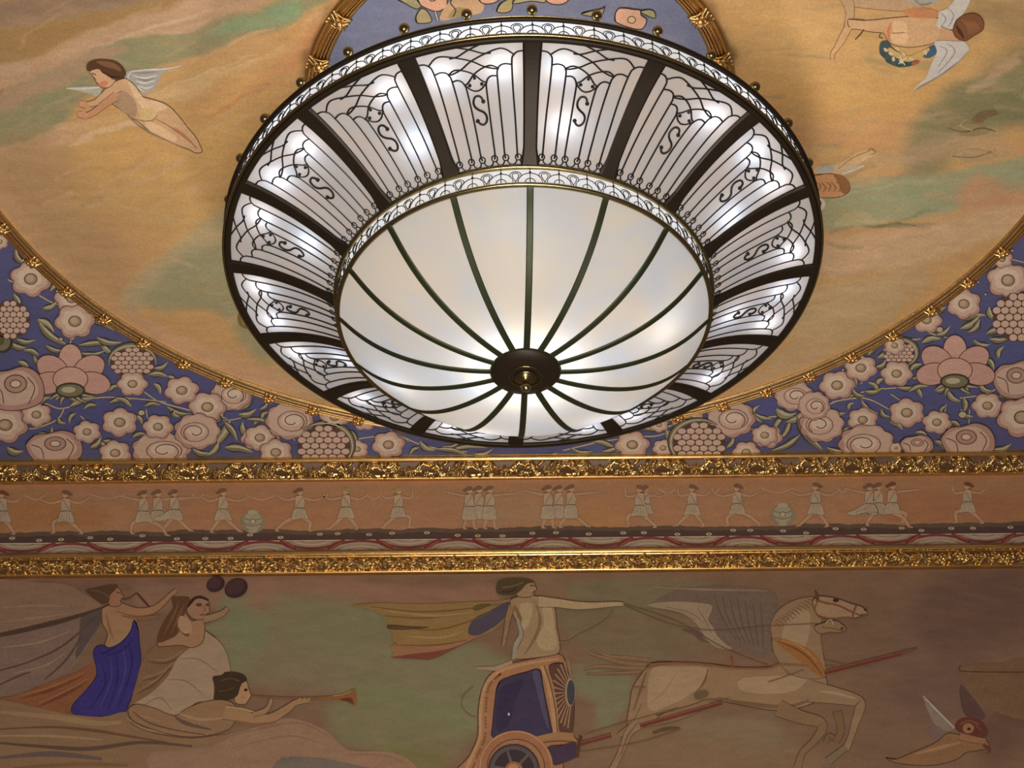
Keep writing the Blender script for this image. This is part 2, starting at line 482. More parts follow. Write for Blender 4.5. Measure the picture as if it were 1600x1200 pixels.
def nrm(prof, t):
    a, b = prof(max(t-0.01, 0)), prof(min(t+0.01, 1)); d = Vector((b[0]-a[0], b[1]-a[1])).normalized()
    n = Vector((d[1], -d[0]))
    return n if n[1] < 0 else -n     # pointing down and outwards
def az(k): return -pi/2+PH+k*2*pi/NP
HALF = pi/NP
_tt = np.linspace(0, 1, 60); _a0 = -pi/2+PH+HALF
_pp = to_px([(CHX+prof_out(t)[0]*cos(_a0), CHY+prof_out(t)[0]*sin(_a0), CHZ+prof_out(t)[1]) for t in _tt])
_fr = np.hypot(_pp[:, 0]-_pp[0, 0], _pp[:, 1]-_pp[0, 1]); _fr /= _fr[-1]     # even spacing along the curved sheet as seen
def pt_panel(u, v, off=0.007):
    t = float(np.interp(1-v, _fr, _tt)); r, z = prof_out(min(max(t, 0), 1)); n = nrm(prof_out, t)
    a = -pi/2+PH+HALF*(1+u)
    r += n[0]*off; z += n[1]*off
    return (r*cos(a), r*sin(a), z)
# one panel: milky glass sheet with its leading
mb = MB(); mb.grid([[pt_panel(-0.985+1.97*i/12, 0.015+0.97*j/20, 0.0) for j in range(21)] for i in range(13)])
panel0 = mb.build('glass_panel', M_GLASS, ch)
lead = MB()
def lead_line(pts, r=0.0052, both=True):
    P = cr(pts, False, 4) if len(pts) > 2 else np.array([np.array(pts[0])*(1-t)+np.array(pts[1])*t for t in np.linspace(0, 1, 9)])
    for s in ((1, -1) if both else (1,)):
        lead.tube([pt_panel(s*u, v) for u, v in P], r, 4)
lead_line([(1.0, .885), (.88, .89), (.77, .885), (.70, .86), (.665, .81), (.665, .6), (.685, .35), (.70, .10), (.72, .07)])
lead_line([(.665, .785), (.56, .795), (.47, .785), (.42, .755), (.40, .70), (.395, .45), (.40, .25), (.40, .10), (.42, .07)])
lead_line([(.40, .705), (.31, .71), (.24, .695), (.195, .66), (.18, .61), (.17, .35), (.17, .2), (.17, .11), (.15, .07)])
lead_line([(.70, .865), (.58, .905), (.46, .915), (.25, .885), (.0, .84), (-.18, .79), (-.34, .765), (-.44, .76)])
lead_line([(.43, .765), (.31, .79), (.16, .775), (.0, .735), (-.12, .68), (-.21, .66)])
lead_line([(.58, 1.0), (.3, .975), (.0, .93), (-.2, .89), (-.34, .885)])
lead_line([(.18, .655), (.10, .62), (.0, .605), (-.10, .62), (-.18, .655)], both=False)
for s in (1, -1):   # foot loops and scallops
    for c in (.72, .42, .15):
        lead.tube([pt_panel(s*c+0.07*cos(a), .075+.024*sin(a)) for a in np.linspace(0, 2*pi, 12, endpoint=False)], 0.0042, 4, True)
    for a0, a1 in ((1.0, .76), (.68, .46), (.38, .19), (.11, -.11)):
        m_ = (a0+a1)/2; h_ = (a0-a1)/2
        lead.tube([pt_panel(s*(m_+h_*cos(a)), .055-.035*sin(a)) for a in np.linspace(0, pi, 9)], 0.0042, 4)
lead.tube([pt_panel(0, .735), pt_panel(0, .70)], [0.004, 0.010], 5)
for s in (1, -1): lead.ball(pt_panel(s*.11, .655), 0.011, 6)
leading0 = lead.build('leading', M_LEAD, panel0, False)
tag(leading0, 'black curved leading lines')
lead = MB()
Sp = [(.085, .525), (.055, .555), (0, .568), (-.07, .558), (-.105, .52), (-.085, .485), (-.02, .46), (.06, .44), (.105, .41), (.095, .37), (.03, .345), (-.04, .35), (-.09, .375)]
lead.tube([pt_panel(u, v, 0.011) for u, v in cr(Sp, False, 4)], 0.0068, 5)
for u, v in ((.085, .522), (-.09, .378)): lead.ball(pt_panel(u, v, 0.012), 0.0125, 6)
mono0 = lead.build('letter', M_LEAD, panel0, False)
tag(mono0, 'black letter S in the leading')
for k in range(1, NP):
    g = panel0.copy(); COL.objects.link(g); g.parent = ch; g.rotation_euler = (0, 0, k*2*pi/NP)
    for c in (leading0, mono0):
        l = c.copy(); COL.objects.link(l); l.parent = g
# ribs between the panels
def strap(prof, w, th, n, t0=0.0, t1=1.0, off=0.004):
    mb = MB(); rows = []
    for i in range(n+1):
        t = t0+(t1-t0)*i/n; r, z = prof(t); nn = nrm(prof, t); ww = w(i/n)/2
        a = Vector((r+nn[0]*off, 0, z+nn[1]*off)); o = Vector((nn[0], 0, nn[1]))*th
        rows.append([a+Vector((0, -ww, 0)), a+Vector((0, -ww, 0))+o*0.6, a+Vector((0, -ww*0.75, 0))+o, a+Vector((0, ww*0.75, 0))+o, a+Vector((0, ww, 0))+o*0.6, a+Vector((0, ww, 0))])
    mb.grid(rows)
    return mb
rib0 = strap(prof_out, lambda s: 0.112-0.022*sin(pi*min(s*0.62, 1))+0.03*max(0, s-0.88)/0.12-0.012*s, 0.016, 24).build('rib', M_BRONZE, ch, False)
brib0 = strap(prof_bowl, lambda s: 0.038, 0.008, 30).build('bowl_rib', M_OLIVE, ch, False)
for k in range(NP):
    for src in (rib0, brib0):
        o = src if k == 0 else src.copy()
        if k: COL.objects.link(o)
        o.parent = ch; o.rotation_euler = (0, 0, az(k))
def torus(prof_pts, name, mat, label=None):
    mb = MB(); n = 180
    mb.grid([[(r*cos(2*pi*k/n), r*sin(2*pi*k/n), z) for r, z in prof_pts] for k in range(n)], True, True)
    o = mb.build(name, mat, ch)
    if label: tag(o, label)
    return o
def rect(ra, rb, za, zb, c=0.006):
    return [(ra+c, za), (rb-c, za), (rb, za+c), (rb, zb-c), (rb-c, zb), (ra+c, zb), (ra, zb-c), (ra, za+c)]
BH = 0.118      # height of the filigree gallery
torus(rect(r1-0.032, r1+0.004, z1-0.024, z1+0.012), 'lower_rim_ring', M_BRONZE)
torus(rect(r1-0.012, r1+0.022, z1+BH, z1+BH+0.028), 'upper_rim_ring', M_BRONZE)
torus(rect(r1+0.004, r1+0.022, z1-0.016, z1+0.004, 0.005), 'brass_edge', M_BRASS, 'thin polished brass edge')
torus(rect(r1+0.020, r1+0.026, z1+BH+0.016, z1+BH+0.022, 0.002), 'brass_edge', M_BRASS, 'thin polished brass edge')
torus(rect(r2-0.01, r2+0.022, z2-0.022, z2+0.004), 'inner_upper_ring', M_BRASS)
LBH0, LBH1 = z3+0.010, z2-0.02
torus(rect(r3-0.012, r3+0.020, z3-0.008, z3+0.012), 'inner_lower_ring', M_BRASS)
def band(name, r, za, zb, ncell, rt):
    mb = MB(); n = 192
    mb.grid([[((r-0.006)*cos(2*pi*k/n), (r-0.006)*sin(2*pi*k/n), z) for z in (za, zb)] for k in range(n)], True, False)
    g = mb.build(name, M_BANDGLASS, ch); tag(g, 'narrow milky glass band')
    f = MB(); hgt = zb-za; P = 2*pi*r/ncell
    def q(x, y): a = -pi/2+PH+x/r; return (r*cos(a), r*sin(a), za+y)
    for c in range(ncell):
        x0 = c*P
        f.tube([q(x0, 0), q(x0, hgt)], rt, 4); f.ball(q(x0, hgt*0.72), rt*2.4, 5)
        for R, hh in ((0.42, 0.66), (0.17, 0.26)):
            f.tube([q(x0+P*R*cos(a), hgt*hh*sin(a)) for a in np.linspace(0, pi, 10)], rt, 4)
        for R in (0.20, 0.12):
            f.tube([q(x0+P/2+P*R*cos(a), hgt*0.5+P*R*0.9*sin(a)) for a in np.linspace(-0.5, pi+0.5, 9)], rt, 4)
        for s in (-1, 1): f.tube([q(x0+P/2+s*P*0.12, hgt*0.45), q(x0+P/2, 0)], rt, 4)
    tag(f.build('filigree', M_LEAD, g, False), 'repeating black arches and fans')
band('gallery_band', r1+0.006, z1+0.012, z1+BH, 68, 0.0032)
band('inner_gallery_band', r2+0.004, LBH0, LBH1, 44, 0.003)
# bowl, boss and finial
mb = MB(); n = 128
pr = [prof_bowl(t) for t in np.linspace(0, 1, 36)]+[(0.03, BZ[3][1])]
mb.lathe(pr, n); bowl = mb.build('glass_bowl', M_BOWLGLASS, ch)
tag(bowl, 'deep milky white glass bowl')
zb = BZ[3][1]
mb = MB(); mb.lathe([(0.205, zb+0.01), (0.212, zb-0.004), (0.20, zb-0.018), (0.14, zb-0.034), (0.10, zb-0.040), (0.06, zb-0.043), (0.001, zb-0.044)], 64)
boss = mb.build('boss', M_BRONZE, ch); tag(boss, 'dark round boss under the bowl')
mb = MB()
for R, zz, rr in ((0.095, zb-0.044, 0.0045), (0.055, zb-0.052, 0.008)):
    mb.tube([(R*cos(a), R*sin(a), zz) for a in np.linspace(0, 2*pi, 40, endpoint=False)], rr, 6, True)
mb.lathe([(0.05, zb-0.05), (0.045, zb-0.065), (0.02, zb-0.07), (0.014, zb-0.09), (0.02, zb-0.10)], 24)
mb.ball((0, 0, zb-0.122), 0.03, 16)
tag(mb.build('finial', M_BRASS, boss), 'small brass ball finial')
# ball finials round the rim
mb = MB(); mb.lathe([(0.012, 0.0), (0.016, 0.008), (0.008, 0.016), (0.008, 0.036), (0.014, 0.042)], 12); mb.ball((0, 0, 0.068), 0.031, 14)
ball0 = mb.build('ball_finial', M_BRASS, ch)
for k in range(32):
    o = ball0 if k == 0 else ball0.copy()
    if k: COL.objects.link(o)
    a = az(0)+k*2*pi/32
    o.parent = ch; o.location = ((r1+0.006)*cos(a), (r1+0.006)*sin(a), z1+BH+0.026)
# hanger: stem, ceiling plate, arms to the rim
mb = MB(); mb.lathe([(0.001, H-CHZ-0.01), (0.19, H-CHZ-0.012), (0.20, H-CHZ-0.04), (0.12, H-CHZ-0.075), (0.04, H-CHZ-0.10), (0.03, H-CHZ-0.2), (0.03, z1+0.2), (0.07, z1+0.15), (0.07, z1+0.08), (0.001, z1+0.06)], 32)
mb.build('stem', M_BRONZE, ch)
mb = MB(); mb.tube([(0.05, 0, z1+0.12), (0.9, 0, z1+0.16), (r1-0.005, 0, z1+BH+0.01)], 0.012, 6)
arm0 = mb.build('arm', M_BRONZE, ch)
mb = MB(); mb.tube([(0.06, 0, z1+0.10), (0.6, 0, z2+0.14), (r2-0.01, 0, z2-0.01)], 0.010, 6)
arm1 = mb.build('inner_arm', M_BRONZE, ch)
for k in range(8):
    for src in (arm0, arm1):
        o = src if k == 0 else src.copy()
        if k: COL.objects.link(o)
        o.parent = ch; o.rotation_euler = (0, 0, az(2*k))
# bulbs: a ring behind the flared panels and a ring in the bowl
def bulb(r, z, mat):
    mb = MB(); mb.ball((r, 0, z), 0.030, 10)
    return mb.build('light_bulb', mat, ch)
spots = [(-1, .5), (-1, -.55), (0, -.5), (1, .45), (2, -.4), (2, .5), (3, .45), (4, -.5), (4, .5), (5, .45), (6, .5), (-2, .5), (-3, .45), (-3, -.5), (-4, .45), (-5, -.5), (-5, .5), (-6, .45), (-7, .5), (7, -.5), (8, .4), (-8, -.2)]
b0 = bulb(1.625, 7.522-CHZ, M_BULB)
for i, (k, u) in enumerate(spots):
    o = b0 if i == 0 else b0.copy()
    if i: COL.objects.link(o)
    o.parent = ch; o.rotation_euler = (0, 0, az(k)+HALF*(1+u))
b2 = bulb(1.30, 7.40-CHZ, M_BULB)
for i, (k, u) in enumerate([(0, -.3), (2, .6), (4, 0.), (6, .3), (8, 0), (-4, .4), (-2, .5), (10, .2)]):
    o = b2 if i == 0 else b2.copy()
    if i: COL.objects.link(o)
    o.parent = ch; o.rotation_euler = (0, 0, az(k)+HALF*(1+u))
b1 = bulb(0.25, 6.77-CHZ, M_BULB2)
for k in range(8):
    o = b1 if k == 0 else b1.copy()
    if k: COL.objects.link(o)
    o.parent = ch; o.rotation_euler = (0, 0, az(k*2)+0.2)
b3 = bulb(0.76, 6.93-CHZ, M_BULB2)
for k in range(4):
    o = b3 if k == 0 else b3.copy()
    if k: COL.objects.link(o)
    o.parent = ch; o.rotation_euler = (0, 0, az(0)+[1.35, 2.5, 3.4, 4.3][k])

M_BULB3 = emit_mat('ceiling_fill_bulb', (1.0, 0.88, 0.70), 230.0)
b4 = bulb(0.55, 7.86-CHZ, M_BULB3)
for k in range(8):      # unseen crown of bulbs on the arms, added to brighten the ceiling
    o = b4 if k == 0 else b4.copy()
    if k: COL.objects.link(o)
    o.parent = ch; o.rotation_euler = (0, 0, az(2*k))
mb = MB(); mb.tube([(0.03, 0, 7.80-CHZ), (0.3, 0, 7.76-CHZ), (0.55, 0, 7.835-CHZ)], 0.01, 6)
arm2 = mb.build('bulb_arm', M_BRONZE, ch)
for k in range(8):
    o = arm2 if k == 0 else arm2.copy()
    if k: COL.objects.link(o)
    o.parent = ch; o.rotation_euler = (0, 0, az(2*k))

mb = MB(); mb.grid([[(0.55+r*cos(2*pi*k/24), r*sin(2*pi*k/24), z) for r, z in ((0.002, 7.80-CHZ), (0.06, 7.81-CHZ), (0.095, 7.85-CHZ), (0.105, 7.905-CHZ), (0.10, 7.905-CHZ), (0.088, 7.856-CHZ), (0.055, 7.82-CHZ), (0.002, 7.812-CHZ))] for k in range(24)], True, False)
cup = mb.build('bulb_shield', M_BRASS, ch)  # added unseen cup, keeps the crown bulbs' light off the glass panels
for k in range(8):
    o = cup if k == 0 else cup.copy()
    if k: COL.objects.link(o)
    o.parent = ch; o.rotation_euler = (0, 0, az(2*k))
# ------------------------------------------------------------------ painted ceiling
# ground of the round sky painting
uu, vv = np.meshgrid(np.linspace(0, 1, 300), np.linspace(0, 2*pi, 1300), indexing='ij')
P = np.stack([CX+(RX-0.02)*uu**0.8*np.cos(vv), CY+(RY-0.02)*uu**0.8*np.sin(vv), np.full(uu.shape, H-0.005)], -1).reshape(-1, 3)
sky_strokes = [
 ([(-60, 60), (120, 20), (330, -40)], 110, 60, (160, 128, 96), .9),
 ([(-60, 25), (60, 5), (200, -20)], 40, 30, (140, 112, 88), .7),
 ([(-60, 80), (90, 62), (200, 32), (290, -10)], [46, 50, 44, 20], 14, (166, 126, 68), .9),
 ([(-40, 125), (80, 105), (180, 62), (330, 5), (450, -40)], [34, 38, 44, 50, 40], 12, (190, 150, 112), .95),
 ([(-60, 195), (60, 172), (140, 120), (230, 85), (330, 50), (430, 20), (520, -20)], [80, 84, 60, 62, 50, 44, 30], 12, (140, 138, 98), .9),
 ([(330, 48), (390, 30), (460, 12)], [10, 30, 26], 14, (132, 156, 112), .75),
 ([(-40, 165), (60, 140), (150, 95), (200, 80)], [30, 30, 24, 10], 12, (178, 138, 105), .8),
 ([(180, 62), (290, 40), (330, 22)], [4, 16, 4], 6, (196, 156, 116), .9),
 ([(-60, 255), (60, 222), (150, 196), (215, 178)], [26, 24, 18, 6], 7, (200, 158, 112), .95),
 ([(240, 150), (300, 140), (380, 100), (440, 70)], [6, 16, 20, 18], 10, (206, 168, 110), .8),
 ([(180, 230), (260, 260), (360, 230), (400, 180)], 130, 70, (204, 156, 82), .8),
 ([(300, 170), (380, 150), (460, 90), (540, 30)], [30, 40, 50, 40], 30, (204, 150, 84), .8),
 ([(400, 130), (450, 92), (500, 40)], [8, 20, 14], 10, (204, 140, 84), .7),
 ([(340, 110), (430, 70), (480, 20)], [6, 12, 8], 8, (190, 138, 74), .7),
 ([(330, 180), (420, 140)], [4, 10], 6, (180, 120, 60), .6),
 ([(40, 270), (120, 360), (190, 430)], [120, 110, 60], 60, (178, 138, 92), .8),
 ([(140, 300), (260, 330), (330, 320)], 80, 50, (192, 148, 84), .7),
 ([(330, 310), (300, 380), (340, 350)], 60, 40, (205, 158, 82), .5),
 ([(210, 480), (260, 430), (330, 385), (380, 350)], [30, 60, 70, 60], 22, (176, 158, 116), .8),
 ([(250, 470), (310, 440), (380, 450), (420, 520)], [40, 90, 120, 90], 26, (152, 146, 106), .9),
 ([(230, 520), (330, 560), (430, 595), (520, 620)], [30, 34, 30, 20], 22, (206, 158, 112), .85),
 ([(0, 300), (60, 380), (150, 465), (240, 525)], [26, 30, 30, 24], 20, (190, 146, 104), .6),
 ([(450, 560), (520, 610)], 60, 40, (184, 158, 112), .6),
 # right half
 ([(1170, 30), (1260, 90), (1400, 120), (1540, 60)], [90, 120, 130, 90], 60, (202, 156, 86), .8),
 ([(1200, 150), (1310, 170), (1450, 150)], 70, 40, (206, 154, 76), .6),
 ([(1230, 190), (1330, 200), (1440, 190)], [10, 46, 20], 24, (204, 150, 88), .6),
 ([(1240, 215), (1330, 222), (1400, 215)], [10, 22, 8], 14, (202, 144, 86), .6),
 ([(1520, -30), (1600, 40), (1640, 90)], 80, 50, (158, 128, 82), .7),
 ([(1420, 300), (1480, 190), (1560, 150), (1640, 120)], [30, 90, 110, 110], 36, (134, 128, 88), .85),
 ([(1500, 160), (1580, 170), (1640, 200)], 60, 30, (112, 112, 72), .5),
 ([(1510, 140), (1560, 110), (1590, 95)], [10, 18, 12], 8, (184, 150, 110), .8),
 ([(1330, 255), (1420, 240), (1520, 230), (1580, 240)], [10, 30, 26, 20], 18, (186, 150, 108), .6),
 ([(1290, 345), (1340, 315), (1440, 305), (1540, 285), (1640, 270)], [24, 66, 60, 50, 40], 12, (152, 156, 116), .85),
 ([(1340, 345), (1400, 350), (1460, 345)], [6, 8, 4], 4, (112, 116, 78), .8),
 ([(1400, 345), (1450, 350)], [3, 6], 3, (100, 104, 70), .7),
 ([(1530, 300), (1590, 320), (1640, 300)], 50, 24, (198, 140, 100), .8),
 ([(1300, 400), (1420, 385), (1540, 350), (1600, 330)], [60, 70, 50, 30], 26, (202, 164, 122), .85),
 ([(1290, 380), (1320, 392), (1350, 388)], [4, 7, 3], 5, (160, 140, 92), .7),
 ([(1260, 490), (1360, 470), (1440, 440)], [70, 66, 30], 36, (190, 162, 116), .75),
 ([(1230, 560), (1310, 530), (1400, 490)], [50, 40, 20], 26, (184, 158, 110), .6),
 ([(1130, 620), (1230, 570), (1300, 540)], [20, 26, 12], 16, (198, 158, 112), .6),
]
rk = random.Random(21)
pal_l = [(204, 164, 116), (178, 138, 98), (190, 146, 84), (150, 142, 104), (208, 168, 128)]
for k in range(90):      # thin directional brush marks
    x, y = rk.uniform(-20, 520), rk.uniform(-10, 330); L_ = rk.uniform(40, 120); an = radians(rk.uniform(-34, -14))
    sky_strokes.append(([(x, y), (x+L_*cos(an), y+L_*sin(an))], rk.uniform(1.5, 7), rk.uniform(3, 7), rk.choice(pal_l), rk.uniform(.2, .5)))
pal_r = [(208, 166, 104), (186, 142, 78), (200, 150, 96), (160, 148, 108), (196, 162, 122), (134, 128, 92)]
for k in range(110):
    x, y = rk.uniform(1130, 1620), rk.uniform(-10, 500); L_ = rk.uniform(30, 110); an = radians(rk.uniform(-16, 6) if y < 240 else rk.uniform(-28, -2))
    sky_strokes.append(([(x, y), (x+L_*cos(an), y+L_*sin(an))], rk.uniform(1.5, 7), rk.uniform(3, 7), rk.choice(pal_r), rk.uniform(.2, .45)))
for k in range(50):
    x, y = rk.uniform(0, 500), rk.uniform(300, 600); L_ = rk.uniform(30, 110); an = radians(rk.uniform(-30, 40))
    sky_strokes.append(([(x, y), (x+L_*cos(an), y+L_*sin(an))], rk.uniform(2, 8), rk.uniform(4, 9), rk.choice([(190, 152, 104), (172, 150, 108), (204, 164, 116)]), rk.uniform(.2, .4)))
# finer lit edges of the clouds
sky_strokes += [([(245, 145), (300, 128), (350, 108), (380, 92), (400, 84)], [1, 3, 3, 2, 1], 3, (206, 176, 128), .8), ([(100, 225), (160, 205), (215, 190), (240, 196)], [2, 10, 8, 2], 4, (214, 176, 132), .8),
 ([(170, 74), (250, 36), (330, 10)], [1, 5, 2], 4, (206, 172, 130), .7), ([(355, 72), (400, 50), (430, 38)], [2, 8, 1], 3, (204, 160, 112), .8), ([(60, 100), (120, 84), (180, 72)], [1, 6, 2], 5, (200, 162, 124), .6),
 ([(0, 145), (14, 138)], [4, 1], 4, (150, 96, 62), .7), ([(1290, 330), (1350, 300), (1380, 296), (1440, 290)], [1, 4, 4, 2], 4, (176, 174, 132), .6), ([(1330, 340), (1360, 350), (1400, 345), (1440, 352)], [2, 3, 4, 1], 2.5, (110, 108, 72), .7),
 ([(1390, 348), (1430, 330), (1470, 320)], [1, 5, 2], 4, (124, 136, 98), .7), ([(1300, 345), (1340, 340), (1380, 342)], [8, 14, 6], 6, (186, 166, 118), .7), ([(1480, 260), (1540, 244), (1560, 240)], [1, 2, 1], 2, (120, 100, 66), .6)]
inside = np.ones(len(P), bool)
sky = grid_paint('ceiling_mural', P, 300, 1300, (196, 150, 88), sky_strokes, G_SKY, M_SKY, warp=16)
tag(sky, 'round golden sky painting with flying cherubs inside the large gilt ring', 'painting')

SK = (206, 160, 112); SKL = (222, 182, 136); SKD = (150, 112, 76); HAIR = (92, 60, 34); INK = (96, 70, 44); WING = (196, 186, 176); WINGD = (140, 138, 140)
def PS(level=0): return Paint(surf_ceiling, level, gain=G_SKY)
p = PS()   # cherub flying on the left
p.poly([(103, 137), (155, 136), (160, 150), (148, 150), (135, 145)], (176, 168, 150)).stroke([(103, 138), (130, 138.5), (156, 136)], [1, 2.5, 2], (206, 200, 188))
p.poly([(193, 120), (203, 110), (225, 109), (250, 108), (284, 102.5), (262, 110), (252, 118), (246, 132), (240, 140), (232, 145), (222, 146), (210, 138)], (166, 160, 150))
for a in ([(205, 112), (228, 109), (255, 108), (283, 103)], [(208, 118), (225, 122), (245, 118)], [(212, 126), (226, 130), (242, 126)], [(216, 134), (228, 138), (240, 134)], [(205, 112), (200, 122), (212, 134), (226, 144)]):
    p.stroke(a, [1, 2.4, 1], (212, 206, 196))
for a in ([(208, 114), (226, 114), (246, 112)], [(214, 122), (228, 126), (240, 122)]): p.stroke(a, [1, 3, 1], (136, 132, 128))
p.outlined([(178, 128), (195, 122), (212, 134), (222, 150), (238, 155), (262, 164), (280, 182), (294, 200), (306, 214), (313, 228), (316, 237), (306, 239), (296, 234), (280, 228), (262, 220), (244, 211), (232, 204), (218, 192), (204, 184), (196, 176), (184, 168), (172, 160), (160, 152), (160, 142)], SK, INK, 1.3)
p.poly([(190, 142), (205, 150), (214, 166), (212, 182), (204, 182), (190, 172), (178, 160)], (172, 138, 102))
p.poly([(200, 128), (214, 140), (228, 156), (244, 158), (262, 168), (240, 176), (226, 172), (214, 158)], SKL)
p.poly([(222, 170), (238, 168), (244, 178), (240, 186), (228, 188), (218, 182)], (212, 176, 112))
p.poly([(226, 190), (240, 192), (262, 204), (276, 214), (272, 222), (250, 212), (234, 204)], (222, 180, 132))
p.stroke([(244, 186), (262, 196), (280, 208), (298, 222), (308, 232)], [1, 2, 1.2], (150, 104, 66)).stroke([(206, 184), (222, 189), (238, 188), (246, 180)], 1.5, (160, 112, 62))
p.stroke([(270, 198), (284, 208), (300, 222)], [1, 4, 1], (206, 120, 76)).stroke([(204, 186), (222, 200), (244, 212), (276, 226)], [1, 4, 1], (150, 124, 90))
p.limb([(186, 134), (166, 148), (150, 160), (134, 164)], [17, 13, 9, 7], SK, INK).limb([(182, 150), (164, 162), (146, 176), (132, 182)], [14, 11, 9, 8], (200, 140, 96), INK)
for hx, hy, s_ in ((128, 164, -1), (126, 180, 1)):
    p.ell(hx+4, hy, 8, 6, (206, 146, 104), 20)
    for j in range(4): p.stroke([(hx+2, hy-4+j*3), (hx-5, hy-5+j*3+s_)], [3, 2], (214, 150, 108))
    p.stroke([(hx-4, hy+3), (hx+6, hy+6)], 1.2, (168, 78, 52))
p.outlined([(140, 112), (150, 106), (172, 108), (182, 120), (176, 132), (168, 137), (158, 136), (151, 130), (148, 122)], (210, 160, 116), INK, 1.1)
p.ell(162, 131, 7, 4.5, (206, 124, 84), -15).stroke([(143, 114), (150, 117)], 1.6, INK).stroke([(146, 124), (150, 125)], 1.2, (150, 90, 60)).stroke([(150, 129), (155, 131)], 1.6, (168, 80, 60))
p.poly([(135, 106), (138, 98), (150, 93), (168, 93), (182, 96), (192, 104), (197, 114), (194, 121), (184, 124), (176, 124), (168, 118), (160, 114), (154, 108), (144, 110), (137, 111)], HAIR)
p.poly([(150, 96), (168, 96), (184, 102), (190, 112), (178, 108), (164, 104)], (128, 88, 52)).stroke([(160, 112), (172, 119), (188, 121)], [1, 3, 1], (60, 38, 22))
tag(p.build('painted_cherub', M_SKY, sky), 'winged cherub flying left with outstretched arms')
p = PS()   # pair of cherubs top right, seen from behind
B1 = (186, 148, 104)
p.limb([(1328, 4), (1346, 2), (1400, 4), (1440, 2)], [10, 20, 26, 28], B1, INK)
p.limb([(1318, -4), (1326, 6), (1328, 24), (1326, 40), (1330, 44)], [14, 16, 12, 14, 8], B1, INK)
p.poly([(1388, -6), (1420, 2), (1462, 4), (1470, -6)], (160, 156, 142)).stroke([(1426, -4), (1440, 8), (1456, 4)], 3, (126, 132, 130))
p.outlined([(1326, 30), (1352, 32), (1376, 30), (1394, 28), (1420, 26), (1448, 26), (1470, 30), (1482, 38), (1484, 48), (1470, 56), (1462, 66), (1440, 72), (1418, 74), (1396, 70), (1386, 62), (1380, 52), (1362, 50), (1340, 46), (1328, 44)], (204, 158, 108), INK)
p.poly([(1396, 34), (1412, 34), (1418, 44), (1414, 52), (1396, 50)], (220, 176, 124)).poly([(1392, 54), (1414, 52), (1420, 60), (1412, 68), (1396, 66)], (222, 176, 126))
p.stroke([(1392, 36), (1388, 50), (1390, 66)], [2, 5, 2], (212, 118, 62)).stroke([(1394, 52), (1414, 51)], 1.5, (170, 110, 62))
p.poly([(1412, 16), (1440, 12), (1466, 18), (1462, 28), (1430, 28), (1416, 24)], (196, 128, 74))
p.limb([(1326, 42), (1316, 60), (1308, 74), (1301, 84), (1301, 93)], [11, 11, 8, 6, 5], (204, 156, 100), INK)
p.stroke([(1350, 46), (1344, 54), (1336, 62)], 2, INK).stroke([(1376, 52), (1374, 58), (1380, 60)], 1.5, INK)
p.poly([(1376, 66), (1388, 64), (1394, 74), (1402, 80), (1414, 88), (1430, 92), (1426, 102), (1408, 105), (1392, 101), (1382, 92), (1374, 82)], (70, 84, 84), True)
p.poly([(1440, 82), (1450, 74), (1464, 70), (1464, 82), (1454, 90), (1444, 90)], (66, 92, 118))
p.stroke([(1388, 76), (1402, 86), (1420, 92), (1440, 84), (1452, 76)], [6, 9, 9, 8, 4], (196, 160, 86))
for q in ((1384, 78), (1392, 84), (1402, 76), (1412, 84), (1396, 92), (1424, 92), (1446, 82), (1408, 96)): p.ell(q[0], q[1], 4, 2.5, (206, 178, 130), rs.rand()*90)
for q in ((1388, 96), (1404, 102), (1418, 100), (1380, 86)): p.ell(q[0], q[1], 5, 2.5, (60, 76, 66), 30)
for q in ((1433, 97), (1428, 99)): p.ell(q[0], q[1], 3.5, 3, (170, 82, 52))
p.stroke([(1406, 88), (1414, 102)], 1.2, (220, 210, 190)).stroke([(1416, 90), (1404, 100)], 1.2, (220, 210, 190))
p.poly([(1478, 14), (1490, 2), (1500, -10), (1516, -4), (1510, 14), (1500, 28), (1490, 44), (1476, 46), (1464, 42), (1466, 28), (1468, 18)], WING)
p.poly([(1460, 66), (1476, 62), (1494, 60), (1508, 66), (1514, 78), (1502, 92), (1486, 104), (1464, 120), (1440, 132), (1426, 143), (1434, 132), (1446, 122), (1452, 108), (1458, 94), (1464, 80)], WING)
for a in ([(1470, 20), (1478, 30), (1470, 42)], [(1480, 12), (1490, 24), (1482, 42)], [(1468, 72), (1480, 80), (1466, 104)], [(1480, 68), (1492, 82), (1466, 114)], [(1512, 80), (1494, 100), (1460, 124), (1430, 141)]): p.stroke(a, [1, 1.8, 1], WINGD)
p.limb([(1468, 52), (1488, 56), (1502, 58)], [22, 14, 12], (200, 150, 104), INK)
p.outlined([(1490, 42), (1496, 30), (1510, 22), (1526, 22), (1536, 32), (1536, 46), (1522, 56), (1508, 64), (1496, 60), (1490, 52)], (126, 78, 44), (90, 54, 32)).stroke([(1494, 40), (1500, 50), (1506, 60)], [3, 6, 2], (84, 48, 30))
for j in range(5): p.stroke([(1502+j*5, 30+j), (1512+j*4, 42), (1514+j*3, 54-j)], [1, 2, 1], (152, 100, 58))
tag(p.build('painted_cherub', M_SKY, sky), 'two winged cherubs seen from behind carrying a garland')
p = PS()   # cherub head beside the chandelier
p.poly([(1274, 262), (1296, 258), (1322, 250), (1336, 240), (1356, 234), (1368, 240), (1352, 250), (1336, 260), (1318, 270), (1290, 278), (1276, 276)], (206, 166, 112))
p.poly([(1276, 264), (1290, 258), (1304, 258), (1300, 268), (1280, 270)], (170, 164, 148)).stroke([(1314, 272), (1330, 264), (1348, 258)], [3, 5, 1], (176, 172, 158)).stroke([(1316, 272), (1334, 266), (1350, 259)], 1.2, (222, 214, 198))
